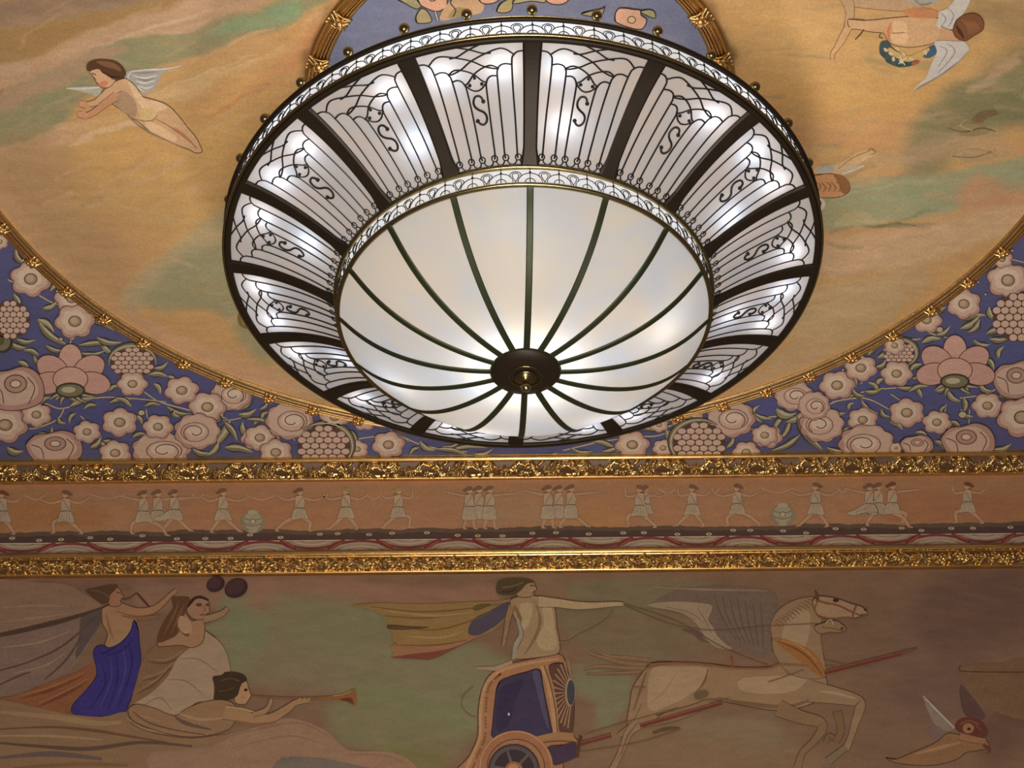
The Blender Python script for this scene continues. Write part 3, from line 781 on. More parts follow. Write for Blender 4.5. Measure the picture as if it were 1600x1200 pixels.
p.stroke([(1310, 264), (1330, 248), (1352, 238), (1364, 234)], [1, 1.6, 1], (160, 112, 62)).stroke([(1356, 234), (1362, 232), (1368, 238), (1360, 242)], 1.3, (160, 112, 62))
p.outlined([(1270, 276), (1286, 272), (1304, 272), (1318, 280), (1328, 292), (1324, 302), (1310, 308), (1290, 309), (1270, 306)], (196, 138, 84), INK)
p.poly([(1302, 272), (1318, 276), (1328, 288), (1324, 302), (1314, 300), (1310, 286)], (146, 96, 52))
for j in range(5): p.stroke([(1274+j*8, 284), (1282+j*8, 290+j%2*3), (1278+j*8, 300)], [1, 2, 1], (140, 90, 56))
p.poly([(1266, 306), (1284, 310), (1290, 320), (1280, 332), (1266, 330)], (206, 190, 164))
tag(p.build('painted_cherub', M_SKY, sky), 'cherub head in the clouds by the chandelier rim')
p = PS()   # faint bird in the green cloud
p.poly([(1518, 188), (1530, 176), (1552, 172), (1560, 178), (1544, 184), (1532, 192)], (124, 98, 66)).poly([(1484, 200), (1506, 192), (1528, 194), (1548, 204), (1530, 212), (1504, 212)], (150, 128, 84))
p.stroke([(1480, 200), (1508, 206), (1534, 200), (1556, 206)], [1, 3, 1], (110, 96, 62)).stroke([(1510, 186), (1500, 196), (1520, 204)], 2, (168, 150, 110))
p.poly([(1490, 240), (1520, 232), (1546, 238), (1560, 246), (1530, 252), (1502, 252)], (176, 146, 100)).stroke([(1488, 244), (1520, 246), (1548, 238)], 1.6, (136, 108, 70))
tag(p.build('painted_bird', M_SKY, sky), 'faint brown bird in the green cloud')
p = PS()
p.poly([(371, 494), (376, 489), (384, 494), (392, 500), (398, 512), (386, 514), (374, 508)], (122, 100, 52))
p.poly([(376, 496), (384, 498), (392, 508), (380, 508)], (142, 118, 64))
tag(p.build('painted_cherub', M_SKY, sky), 'edge of a brown painted head half hidden by the chandelier')

# ------------------------------------------------------------------ floral painting outside the ring
n_t, n_r = 420, 60
A = np.linspace(0, 2*pi, n_t); rows = []
for a in A:
    e = np.array([CX+(RX+0.02)*cos(a), CY+(RY+0.02)*sin(a)]); d = np.array([cos(a), sin(a)])
    lim = []
    if d[0] > 1e-6: lim.append((6.2-CX)/d[0])
    if d[0] < -1e-6: lim.append((-5.8-CX)/d[0])
    if d[1] > 1e-6: lim.append((12.02-CY)/d[1])
    if d[1] < -1e-6: lim.append((3.6-CY)/d[1])
    o = np.array([CX, CY])+d*min(lim)
    rows.append([(*(e*(1-t)+o*t), H-0.005) for t in np.linspace(0, 1, n_r)])
P = np.array(rows).reshape(-1, 3)
fl_strokes = [([(60, 660), (300, 640), (520, 690)], 60, 50, (82, 84, 140), .5), ([(1200, 640), (1400, 600), (1580, 560)], 70, 50, (84, 88, 146), .5), ([(0, 560), (40, 480)], 30, 30, (84, 82, 130), .6), ([(560, 690), (640, 700)], 30, 20, (92, 104, 150), .6), ([(1000, 700), (900, 705)], 30, 20, (88, 102, 150), .6)]
floral = grid_paint('floral_mural', P, n_t, n_r, (88, 88, 132), fl_strokes, G_FLORAL, M_FLORAL)
tag(floral, 'blue floral painting of pink blossoms between the large ring and the wall', 'painting')
PET, PETE, PETL, PCEN, OUT = (202, 168, 146), (182, 138, 122), (214, 188, 162), (190, 162, 122), (96, 66, 58)
LF, LFD, LFL = (124, 116, 86), (70, 62, 54), (186, 172, 140)
class Flora:
    def __init__(s): s.i = 0; s.stems = Paint(surf_ceiling, 0, gain=G_FLORAL); s.fl = Paint(surf_ceiling, 16, gain=G_FLORAL)
    def stem(s, pts, w=3.5):
        s.stems.lv = 0+(s.i % 3)*3; s.i += 1
        s.stems.stroke(pts, [w*0.8, w, w*0.7], (96, 86, 70)).stroke(pts, [w*0.5, w*0.6, w*0.4], (192, 170, 140))
    def leaf(s, x0, y0, x1, y1, w=9, bend=4, c=None):
        s.stems.lv = 9+(s.i % 4)*4; s.i += 1
        mx_, my_ = (x0+x1)/2-(y1-y0)*bend/hypot(x1-x0, y1-y0), (y0+y1)/2+(x1-x0)*bend/hypot(x1-x0, y1-y0)
        q = [(x0, y0), (mx_, my_), (x1, y1)]
        s.stems.stroke(q, [1, w+2.2, w*.8, 0.5], LFD).stroke(q, [0.5, w*0.78, w*.6, 0.3], c or LF).stroke([(a+1, b-w*0.12) for a, b in q], [0.3, w*0.3, w*.24, 0.2], LFL)
    def lv(s, n=9):
        s.fl.lv = 26+(s.i % 6)*n; s.i += 1; return s.fl
    def lobes(s, x, y, R, k, amp, ry, ph, n=40):
        return [(x+R*(1+amp*(abs(cos(k*a/2+ph))-0.6))*cos(a), y+R*ry*(1+amp*(abs(cos(k*a/2+ph))-0.6))*sin(a)) for a in np.linspace(0, 2*pi, n, endpoint=False)]
    def five(s, x, y, R, k=6, ry=0.8, ph=None):
        ph = s.i*0.7 if ph is None else ph; f = s.lv()
        R = R*1.02
        f.poly(s.lobes(x, y, R, k, .22, ry, ph), OUT, False).poly(s.lobes(x, y, R*.955, k, .22, ry, ph), PETE, False)
        f.poly(s.lobes(x-R*.03, y-R*.03, R*.83, k, .2, ry, ph), PET, False).poly(s.lobes(x-R*.06, y-R*.06, R*.6, k, .15, ry, ph), PETL, False)
        f.ell(x, y, R*.34, R*.34*ry, OUT).ell(x, y, R*.29, R*.29*ry, (164, 134, 104)).ell(x-1, y-1, R*.2, R*.2*ry, PCEN)
    def rose(s, x, y, R, ry=0.78, flip=1):
        f = s.lv(11); ph = s.i*0.9
        f.poly(s.lobes(x, y, R, 9, .14, ry, ph), OUT, False).poly(s.lobes(x, y, R*.965, 9, .14, ry, ph), PETE, False).poly(s.lobes(x-flip*R*.03, y-R*.03, R*.86, 8, .1, ry, ph), PET, False)
        f.ell(x+flip*R*.1, y+R*.03, R*.62, R*.55*ry, OUT).ell(x+flip*R*.1, y+R*.03, R*.585, R*.515*ry, (204, 164, 142)).ell(x+flip*R*.05, y-R*.02, R*.42, R*.34*ry, PETL)
        sp = [(x+flip*(R*.1+R*(.1+.06*a)*cos(a)), y+R*.03+R*ry*(.09+.055*a)*sin(a)) for a in np.linspace(0.5, 7.2, 26)]
        f.stroke(sp, 1.5, OUT, 2)
    def bloom(s, x, y, R, ry=0.8, flip=1):   # fat open rose with side petals
        f = s.lv(14)
        f.outlined([(x-R, y-R*.1*ry), (x-R*.7, y-R*.55*ry), (x-R*.2, y-R*.65*ry), (x+R*.3, y-R*.8*ry), (x+R*.75, y-R*.6*ry), (x+R, y-R*.1*ry), (x+R*.95, y+R*.5*ry), (x+R*.4, y+R*.8*ry), (x-R*.3, y+R*.85*ry), (x-R*.75, y+R*.6*ry)], PETE, OUT, 1.5)
        f.poly([(x-R*.85, y-R*.1*ry), (x-R*.5, y-R*.45*ry), (x+R*.3, y-R*.65*ry), (x+R*.8, y-R*.1*ry), (x+R*.7, y+R*.4*ry), (x, y+R*.68*ry), (x-R*.6, y+R*.5*ry)], PET)
        f.ell(x+flip*R*.05, y-R*.15*ry, R*.4, R*.36*ry, OUT).ell(x+flip*R*.05, y-R*.15*ry, R*.36, R*.32*ry, PETE).ell(x+flip*R*.05, y-R*.15*ry, R*.2, R*.16*ry, OUT).ell(x+flip*R*.05, y-R*.15*ry, R*.165, R*.125*ry, PETL)
        for q in ([(x-R*.8, y-R*.1*ry), (x-R*.45, y+R*.1*ry), (x-R*.35, y+R*.6*ry)], [(x+R*.45, y-R*.4*ry), (x+R*.7, y+R*.0), (x+R*.5, y+R*.6*ry)]): f.stroke(q, 1.4, OUT)
    def berry(s, x, y, R, ry=0.85, green=None):
        f = s.lv(14)
        if green is not None:
            a0 = green; q = [(x+R*1.12*cos(a), y+R*1.12*ry*sin(a)) for a in np.linspace(a0-1.7, a0+1.7, 9)]
            f.stroke(q, [2, 10, 13, 10, 2], LFD).stroke(q, [1, 6, 9, 6, 1], LF).stroke(q, [0.5, 2, 3, 2, .5], LFL)
        f.poly(s.lobes(x, y, R, 14, .1, ry, .3), OUT, False)
        L0 = f.lv
        k = 0; st = R*0.34
        for j in range(-4, 5):
            for i in range(-4, 5):
                dx = (i+(j % 2)*.5)*st; dy = j*st*.82
                if hypot(dx, dy) < R*.9:
                    f.lv = L0+(k % 3)*2; k += 1
                    f.ell(x+dx, y+dy*ry, st*.58, st*.53*ry, OUT, 0, 12).ell(x+dx-.3, y+dy*ry-.4, st*.48, st*.43*ry, PET if k % 2 else (206, 170, 146), 0, 10)
        f.lv = L0+7
    def tulip(s, x, y, R, ry=0.85):
        f = s.lv(14)
        for dx, dy, rx, r_, rot in ((0, -.62, .34, .5, 0), (-.5, -.3, .48, .42, 30), (.52, -.3, .48, .42, -30), (-.62, .18, .48, .38, -10), (.64, .18, .5, .38, 10), (0, .05, .5, .42, 0)):
            f.ell(x+dx*R, y+dy*R*ry, rx*R, r_*R*ry, OUT, rot, 20).ell(x+dx*R, y+dy*R*ry, rx*R-1.4, r_*R*ry-1.4, (200, 150, 134) if dx else (206, 158, 138), rot, 20)
        for a in (-150, -120, -60, -30, 20, 60, 120, 160):
            q = [(x, y+.42*R*ry), (x+.45*R*cos(radians(a)), y+(.42-.32*sin(radians(a)))*R*ry), (x+.72*R*cos(radians(a+8)), y+(.42-.5*sin(radians(a+8)))*R*ry)]
            if sin(radians(a)) < 0: f.stroke(q, [8, 7, 1], LFD).stroke(q, [5, 5, .5], LF).stroke(q, [1, 2, .3], LFL)
        f.ell(x, y+.42*R*ry, .42*R, .26*R*ry, LFD).ell(x, y+.42*R*ry, .36*R, .2*R*ry, LF).ell(x-3, y+.40*R*ry, .2*R, .1*R*ry, LFL)
F = Flora()
for q in ([(12, 437), (50, 455), (80, 472), (110, 482)], [(45, 618), (75, 632), (100, 638), (150, 622), (200, 622), (260, 628)], [(100, 638), (90, 655), (60, 668), (42, 670)], [(225, 612), (250, 628), (300, 642), (350, 656), (380, 652)],
          [(120, 505), (112, 530), (106, 545)], [(228, 640), (231, 655)], [(126, 650), (136, 660)], [(490, 668), (520, 676)], [(540, 690), (590, 682), (640, 690)], [(610, 672), (650, 692), (690, 702), (730, 706)],
          [(1200, 652), (1250, 645), (1300, 630), (1350, 612), (1400, 606), (1450, 604)], [(1300, 628), (1350, 622), (1390, 640)], [(1500, 622), (1540, 616), (1560, 605)], [(1515, 640), (1514, 662)], [(1478, 632), (1476, 648)], [(1392, 616), (1410, 628)], [(1345, 600), (1352, 590)],
          [(960, 676), (1020, 682), (1060, 668)], [(880, 704), (940, 690), (990, 684)], [(1580, 405), (1600, 410)], [(1440, 505), (1452, 520), (1490, 530)]): F.stem(q)
leaves = [(24, 395, 36, 412, 8), (36, 412, 24, 388, 9), (60, 505, 104, 540, 11), (58, 500, 84, 520, 12), (70, 540, 105, 548, 7), (122, 540, 180, 540, 8), (126, 552, 165, 548, 6), (40, 545, 10, 530, 9), (25, 530, 55, 532, 8), (28, 565, 45, 580, 8), (145, 560, 150, 575, 8),
 (95, 600, 130, 608, 12), (130, 606, 160, 596, 11), (92, 606, 86, 626, 8), (106, 610, 120, 628, 7), (108, 636, 150, 622, 9), (150, 634, 130, 640, 7), (170, 630, 205, 626, 7), (205, 636, 180, 622, 7), (225, 635, 250, 634, 6), (260, 636, 300, 648, 7), (240, 600, 250, 616, 8), (90, 652, 102, 662, 7), (80, 668, 74, 680, 6),
 (376, 640, 392, 610, 12), (368, 640, 350, 622, 12), (372, 648, 400, 640, 10), (360, 656, 330, 700, 13), (355, 655, 300, 650, 7), (350, 660, 370, 690, 9), (378, 660, 390, 684, 9), (350, 700, 395, 708, 11), (300, 702, 330, 708, 8), (384, 655, 430, 665, 5), (140, 700, 158, 682, 9), (160, 690, 185, 700, 9), (165, 704, 150, 690, 7), (206, 684, 230, 680, 7), (10, 700, 36, 706, 11), (60, 678, 80, 690, 8),
 (405, 640, 418, 625, 6), (408, 655, 420, 645, 7), (100, 470, 118, 460, 6), (140, 500, 178, 518, 8), (460, 690, 440, 670, 7), (540, 672, 556, 700, 14), (552, 690, 540, 712, 9), (600, 682, 640, 690, 6), (655, 690, 680, 704, 8), (680, 702, 730, 712, 7), (655, 700, 640, 712, 6), (700, 704, 760, 700, 6), (740, 710, 770, 702, 7), (720, 690, 690, 698, 5),
 (1212, 640, 1240, 650, 13), (1240, 632, 1230, 605, 11), (1250, 640, 1268, 612, 9), (1262, 640, 1228, 660, 12), (1245, 650, 1285, 705, 14), (1235, 655, 1215, 690, 8), (1225, 650, 1208, 680, 8), (1250, 680, 1205, 705, 9), (1290, 700, 1340, 706, 8), (1205, 655, 1170, 640, 6), (1345, 626, 1372, 648, 8), (1350, 620, 1330, 606, 7), (1372, 612, 1356, 598, 7), (1320, 680, 1326, 668, 6),
 (1400, 606, 1440, 600, 7), (1420, 612, 1450, 604, 7), (1350, 612, 1380, 606, 8), (1470, 604, 1510, 596, 11), (1480, 610, 1500, 628, 9), (1500, 600, 1512, 618, 8), (1462, 612, 1476, 600, 8), (1456, 602, 1480, 594, 10), (1478, 634, 1470, 650, 6), (1505, 622, 1505, 645, 9), (1380, 540, 1424, 548, 9), (1412, 532, 1432, 560, 11), (1394, 526, 1440, 530, 8), (1440, 536, 1470, 530, 9), (1450, 548, 1480, 542, 7),
 (1500, 500, 1540, 494, 11), (1500, 514, 1532, 492, 9), (1540, 522, 1578, 516, 10), (1545, 530, 1580, 526, 9), (1560, 560, 1568, 542, 8), (1430, 560, 1410, 590, 7), (1425, 592, 1450, 598, 7), (1548, 704, 1580, 694, 9), (1430, 676, 1450, 686, 9), (1500, 668, 1480, 660, 7), (1545, 420, 1570, 400, 12), (1440, 642, 1446, 652, 5),
 (1010, 690, 960, 706, 5), (960, 700, 920, 690, 7), (925, 706, 890, 700, 6), (1000, 670, 1060, 662, 7), (1058, 690, 1040, 672, 11), (1135, 700, 1145, 680, 8), (1190, 660, 1175, 640, 6), (940, 706, 975, 690, 6), (870, 708, 830, 712, 6), (1140, 664, 1195, 670, 5), (1176, 652, 1186, 634, 7), (1370, 560, 1390, 540, 9)]
leaves += [(20, 460, 30, 484, 9), (66, 482, 90, 470, 8), (78, 456, 98, 444, 8), (150, 528, 190, 536, 9), (174, 552, 158, 530, 9), (60, 556, 36, 548, 8), (68, 570, 52, 556, 8), (132, 576, 160, 566, 8), (232, 586, 262, 590, 9), (240, 576, 262, 566, 8), (262, 588, 272, 600, 7),
 (300, 630, 330, 640, 9), (168, 612, 190, 604, 7), (180, 640, 200, 644, 7), (62, 632, 80, 622, 8), (118, 646, 108, 662, 7), (210, 650, 222, 664, 7), (270, 640, 280, 652, 7), (420, 672, 436, 690, 8), (476, 690, 490, 706, 8), (396, 664, 414, 656, 8), (330, 660, 350, 640, 10), (342, 690, 322, 712, 9), (270, 690, 290, 684, 7),
 (1330, 588, 1336, 606, 7), (1380, 592, 1370, 606, 8), (1356, 556, 1376, 540, 10), (1368, 574, 1384, 562, 8), (1424, 604, 1440, 622, 8), (1440, 570, 1420, 582, 9), (1540, 560, 1552, 580, 9), (1530, 600, 1550, 612, 8), (1560, 620, 1580, 626, 7), (1500, 640, 1520, 652, 9), (1390, 660, 1410, 672, 8), (1376, 640, 1390, 652, 7), (1460, 690, 1474, 702, 8), (1300, 640, 1320, 646, 8),
 (1250, 600, 1270, 588, 8), (1225, 628, 1215, 604, 9), (1326, 640, 1334, 630, 6), (1478, 480, 1460, 500, 8), (1530, 500, 1512, 520, 9), (1545, 480, 1556, 500, 9), (1546, 540, 1520, 532, 9), (1462, 524, 1484, 510, 8)]
for i, (a, b, c, d, w) in enumerate(leaves): F.leaf(a, b, c, d, w*1.25, (-1)**i*4, (142, 134, 96) if i % 3 == 0 else None)
for q in ((112, 527, 6), (221, 645, 6), (1468, 515, 6), (1317, 578, 3), (95, 530, 4), (1504, 648, 7), (1540, 460, 3)):
    F.lv(4).ell(q[0], q[1], q[2], q[2]*.85, OUT).ell(q[0], q[1], q[2]-1.2, (q[2]-1.2)*.8, LFL)
F.berry(16, 500, 30, 1.0); F.lv(6).ell(4, 534, 17, 18, LFD).ell(3, 534, 13, 14, LF).ell(0, 532, 7, 8, (98, 88, 52))
F.tulip(110, 590, 56); F.tulip(1492, 576, 56)
F.bloom(22, 606, 46, .9); F.bloom(1590, 592, 40, .9, -1)
for q in ((48, 436, 31), (112, 466, 26), (117, 502, 30), (0, 378, 13), (57, 648, 23), (8, 664, 34), (207, 600, 23), (284, 610, 26), (187, 660, 27), (136, 675, 21), (247, 667, 23), (397, 685, 20), (406, 684, 24), (431, 707, 25), (523, 652, 23), (569, 657, 19), (607, 695, 25), (558, 702, 17), (180, 708, 24), (324, 636, 28),
          (988, 695, 26), (1074, 654, 24), (1195, 680, 20), (1200, 682, 22), (1166, 707, 21), (1036, 700, 16), (1030, 664, 14), (1345, 575, 25), (1401, 584, 24), (1308, 602, 27), (1348, 656, 23), (1417, 645, 27), (1464, 660, 22), (1543, 634, 24), (1597, 652, 38), (1506, 475, 26), (1575, 438, 32), (1448, 500, 23), (1400, 700, 10), (1566, 405, 16), (1398, 540, 16)):
    F.five(*q, ry=.86 if q[1] < 560 else .8)
F.berry(207, 567, 33, .72, -1.6); F.berry(1405, 552, 24, .8, -.6); F.berry(506, 697, 40, .8, -.7); F.berry(1093, 692, 40, .8, -2.6); F.berry(1590, 496, 38, 1.0)
F.rose(308, 674, 36, .78, -1); F.rose(362, 616, 32, .8); F.rose(453, 657, 38, .78); F.rose(1142, 654, 38, .78); F.rose(1284, 663, 35, .8, -1); F.rose(1240, 618, 30, .8); F.rose(1272, 634, 25, .9)
F.rose(252, 703, 46, .62); F.bloom(84, 698, 44, .72); F.rose(1354, 693, 44, .68, -1); F.bloom(1512, 688, 42, .8, -1); F.bloom(1432, 694, 26, .7)
# keep the coats inside the painted field: trim what would run under the mouldings
def clip_inside(pt):
    keepf, keepc = [], []
    for f, c in zip(pt.f, pt.c):
        V = np.array([pt.v[i] for i in f]); 
        ok = (((V[:, 0]-CX)/(RX-0.03))**2+((V[:, 1]-CY)/(RY-0.03))**2 > 1.0).mean() > 0.5 and (V[:, 1] < 12.06).mean() > .3
        if ok: keepf.append(f); keepc.append(c)
    pt.f, pt.c = keepf, keepc
    for i, v in enumerate(pt.v):
        x, y, z = v
        if y > 12.02: y = 12.02
        e = ((x-CX)/RX)**2+((y-CY)/RY)**2
        if e < 1.0: s_ = 1/math.sqrt(max(e, 1e-6)); x, y = CX+(x-CX)*s_, CY+(y-CY)*s_
        pt.v[i] = (x, y, z)
clip_inside(F.stems); clip_inside(F.fl)
tag(F.stems.build('painted_foliage', M_FLORAL, floral), 'olive leaves and pale stems')
tag(F.fl.build('painted_blossoms', M_FLORAL, floral), 'pink and cream blossoms and berries')

# ------------------------------------------------------------------ medallion behind the chandelier
uu, vv = np.meshgrid(np.linspace(0, 1, 50), np.linspace(0, 2*pi, 180), indexing='ij')
P = np.stack([CX+(RIN-0.02)*uu*np.cos(vv), CY+(RIN-0.02)*uu*np.sin(vv), np.full(uu.shape, H-0.007)], -1).reshape(-1, 3)
med = grid_paint('medallion_mural', P, 50, 180, (108, 116, 150), [([(560, 60), (640, 20)], 50, 40, (122, 130, 164), .7), ([(1040, 60), (980, 10)], 50, 40, (120, 126, 158), .7)], G_SKY, M_SKY)
tag(med, 'round blue painting with large flowers inside the small gilt ring', 'painting')
def surf_med(P, off): return to_ceiling(P, H-off-0.009)
p = Paint(surf_med, 0, gain=G_SKY)
OL = (62, 44, 36)
p.outlined([(618, -4), (634, 6), (652, 14), (664, 2), (660, -12), (640, -16)], (150, 146, 110), OL, 1.6)
p.outlined([(652, 36), (650, 26), (658, 14), (668, 18), (674, 34)], (166, 152, 112), OL, 1.6)
p.outlined([(650, -10), (656, 6), (664, 12), (680, 18), (690, 16), (698, 10), (700, -2), (712, -10), (690, -20)], (206, 156, 130), OL, 1.8)
p.stroke([(668, -6), (674, 2), (684, -2)], 1.6, OL).stroke([(680, 18), (684, 32)], 4, OL).stroke([(680, 18), (684, 32)], 2, (196, 180, 150))
p.poly([(688, 32), (696, 10), (720, -10), (752, -14), (756, 4), (752, 20), (720, 26)], (188, 152, 116)).poly([(700, 28), (712, 12), (728, 14), (726, 24)], (150, 132, 84))
p.stroke([(712, -8), (704, 4), (712, 16), (708, 26)], 1.8, OL)
p.outlined([(744, -10), (752, 4), (766, 6), (780, 0), (784, -12)], (206, 156, 130), OL, 1.8)
p.outlined([(776, 18), (782, 6), (800, -2), (800, 14), (790, 20)], (160, 148, 96), OL, 1.6)
p.outlined([(800, 6), (812, -6), (840, -8), (852, -2), (850, 4), (830, 2)], (170, 158, 116), OL, 1.6)
p.outlined([(850, -8), (854, 2), (866, 7), (880, 6), (890, -2), (888, -12)], (206, 152, 132), OL, 1.8)
tag(p.build('painted_flower', M_SKY, med), 'cluster of outlined pink flowers and olive leaves')
p = Paint(surf_med, 0, gain=G_SKY)
p.outlined([(908, 22), (920, 18), (940, 14), (945, 10), (940, 24), (926, 26)], (150, 146, 112), OL, 1.6)
p.outlined([(1000, 18), (1012, 15), (1022, 18), (1024, 28), (1014, 26)], (150, 148, 110), OL, 1.6)
p.outlined([(962, 34), (961, 24), (966, 14), (978, 13), (990, 15), (1000, 16), (1002, 24), (1010, 30), (1008, 40), (1000, 46), (980, 42)], (208, 160, 134), OL, 1.8)
p.ell(987, 31, 7, 6, OL).ell(987, 31, 5.6, 4.6, (206, 170, 130))
tag(p.build('painted_flower', M_SKY, med), 'single outlined pink flower with olive leaves')
# ------------------------------------------------------------------ frieze between the two cornices
def wall_grid(name, x0, x1, za, zb, nu, nv, base, strokes, gain, mat, off=0.004, warp=14):
    X, Z = np.meshgrid(np.linspace(x0, x1, nu), np.linspace(za, zb, nv), indexing='ij')
    P = np.stack([X, np.full(X.shape, WY-off), Z], -1).reshape(-1, 3)
    return grid_paint(name, P, nu, nv, base, strokes, gain, mat, warp=warp)
fz = [([(0, 810), (60, 800), (140, 800)], 60, 30, (158, 108, 56), .8), ([(120, 770), (300, 780)], 30, 30, (160, 116, 86), .6), ([(300, 800), (520, 800)], 50, 40, (160, 108, 68), .6), ([(760, 800), (830, 800)], 40, 40, (156, 122, 86), .6),
      ([(860, 800), (960, 810)], 40, 30, (166, 118, 66), .7), ([(1240, 790), (1300, 790)], 40, 40, (160, 116, 78), .5), ([(1400, 800), (1600, 790)], 50, 40, (152, 98, 58), .6)]
frieze = wall_grid('frieze_mural', -5.2, 5.6, 8.305, 8.93, 700, 52, (160, 114, 76), fz, G_FRIEZE, M_FRIEZE)
tag(frieze, 'long terracotta painted frieze of dancing figures between the two gilt cornices', 'painting')
def surf_xz(P, off):
    P = np.asarray(P, float); return np.stack([P[:, 0], np.full(len(P), WY-off-0.005), P[:, 1]], 1)
def PX(level=0): return Paint(surf_xz, level, 0.00015, G_FRIEZE)
p = PX()
r_ = random.Random(5)
xs = np.linspace(-5.2, 5.6, 420)
top = [(x, 8.385+0.030*vnoise(np.array([x*5.0]), np.array([2.0]))[0]+0.014*vnoise(np.array([x*25]), np.array([9.]))[0]) for x in xs]
for i in range(len(xs)-1):
    p.lv = 0; p.poly([(xs[i], 8.298), (xs[i+1], 8.298), top[i+1], top[i]], (92, 74, 58), False)
    p.lv = 1; p.poly([(xs[i], 8.298), (xs[i+1], 8.298), (top[i+1][0], top[i+1][1]-.04), (top[i][0], top[i][1]-.04)], (78, 58, 52), False)
for k in range(46):
    x = -5.0+k*0.232+r_.uniform(-.06, .06); z = 8.335+r_.uniform(-.015, .03); p.lv = 3
    p.ell(x, z, .030, .019, (70, 52, 44)).ell(x, z, .026, .015, (170, 146, 112)).ell(x, z, .009, .006, (96, 74, 60))
tag(p.build('painted_ground_strip', M_FRIEZE, frieze), 'dark painted grass strip with small flowers')
SKF, SKFL, TUN, TUND, HRF, INF = (172, 132, 98), (176, 140, 106), (164, 144, 116), (134, 112, 86), (116, 84, 58), (132, 98, 70)
def PW(level=0, gain=None): return Paint(surf_wall, level, 0.00015, G_FRIEZE if gain is None else gain)
def dancer(x, y, s, legs, arms, f=1, tun='short', hair=HRF, lean=0, lab=None):
    p = PW(8)
    X = lambda u: x+f*u*s*1.2
    Y = lambda v: y+v*s
    T = lambda L: [(X(a), Y(b)) for a, b in L]
    for lg in legs: p.limb(T(lg), [6.5*s, 5*s, 3.2*s], SKF, INF, 1.3).stroke(T([lg[-1], (lg[-1][0]+5, lg[-1][1]+1)]), [3, 1.5], SKF)
    for am in arms: p.limb(T(am), [4*s, 3*s, 2*s], SKF, INF, 1.0)
    p.outlined(T([(-5+lean, 9), (0+lean, 8), (5+lean, 10), (6, 20), (5, 30), (-5, 30), (-6, 20)]), SKFL, INF, 1)
    p.poly(T([(-5+lean, 12), (0+lean, 18), (6, 16), (6, 28), (5, 32), (-6, 32), (-5, 22)]), TUN)
    if tun == 'short': q = [(-6, 29), (6, 29), (10, 40), (12, 46), (2, 45), (-8, 47), (-11, 44)]
    elif tun == 'flow': q = [(-5, 29), (6, 29), (12, 40), (8, 48), (-4, 44), (-20, 48), (-30, 44), (-18, 38)]
    else: q = [(-6, 29), (6, 29), (9, 42), (9, 50), (-9, 50), (-9, 40)]
    p.outlined(T(q), TUN, TUND, 1)
    for k in (-5, -1, 3, 7): p.stroke(T([(k*.6, 30), (k, 44)]), [.6, 1.4, .6], TUND)
    p.stroke(T([(4+lean, 11), (-2, 22), (-5, 30)]), 1.2, TUND)
    p.ell(X(1+lean), Y(3), 4*s, 5*s, SKFL).poly(T([(-5+lean, -1), (0+lean, -4), (5+lean, -2), (3+lean, 2), (-2+lean, 3), (-6+lean, 5), (-9+lean, 3)]), hair)
    tag(p.build('painted_dancer', M_FRIEZE, frieze), lab)
RUN = [[(-2, 42), (-12, 52), (-22, 63)], [(3, 42), (16, 46), (15, 62)]]
LUNGE = [[(-2, 42), (-18, 50), (-32, 64)], [(3, 42), (14, 52), (12, 64)]]
STEP = [[(-2, 42), (-9, 52), (-16, 64)], [(3, 42), (12, 52), (22, 63)]]
STAND = [[(-4, 44), (-5, 54), (-8, 64)], [(4, 44), (6, 54), (7, 64)]]
WIDE = [[(-4, 12), (-18, 16), (-30, 8)], [(4, 12), (20, 16), (34, 10)]]
UPA = [[(-4, 12), (-16, 14), (-24, 8)], [(4, 12), (18, 14), (20, 0)]]
STR = [[(-4, 12), (-20, 8), (-34, 4)], [(4, 12), (20, 10), (36, 8)]]
DN = [(4, 770, 1, STEP, UPA[:1], -1, 'short'), (103, 770, 1, RUN, WIDE, -1, 'short'), (272, 769, .95, STEP, STR[1:], 1, 'flow'), (246, 769, 1.0, [], STR[1:], 1, 'short'), (224, 770, 1, [[(-2, 42), (-14, 48), (-16, 63)], [(3, 42), (22, 52), (30, 66)]], STR[:1], 1, 'short'),
      (348, 767, 1, STEP, WIDE, 1, 'short'), (468, 766, .98, LUNGE, WIDE, 1, 'short'), (541, 765, .96, STEP, WIDE, -1, 'short'), (622, 765, .95, RUN, UPA, 1, 'short'),
      (733, 764, .96, STAND, STR[:1], 1, 'long'), (765, 763, .97, STAND, STR[1:], 1, 'long'), (748, 763, .95, [], [], 1, 'long'),
      (856, 762, .97, STAND, STR[:1], 1, 'long'), (892, 761, .97, STEP, STR[1:], 1, 'long'), (873, 762, .95, [], [], 1, 'long'),
      (1000, 762, .97, RUN, UPA, -1, 'short'), (1008, 762, .9, [], WIDE[1:], 1, 'short'), (1082, 761, .95, STEP, UPA, -1, 'short'), (1152, 760, .95, LUNGE, WIDE, -1, 'short'),
      (1275, 758, 1, STEP, WIDE, -1, 'short'), (1358, 759, .97, [], STR[:1], 1, 'flow'), (1372, 758, .97, [[(-2, 42), (-10, 52), (-16, 64)]], [], 1, 'flow'), (1394, 757, 1, [[(3, 42), (18, 46), (12, 58)], [(-2, 42), (14, 52), (22, 66)]], STR[1:], 1, 'short'), (1512, 757, .95, RUN, UPA, -1, 'short')]
for d in DN:
    hc = (150, 124, 62) if d[0] in (622, 541) else (120, 62, 44) if d[0] in (4, 1512, 1394) else HRF
    dancer(*d[:7], hair=hc)
p = PW(4)
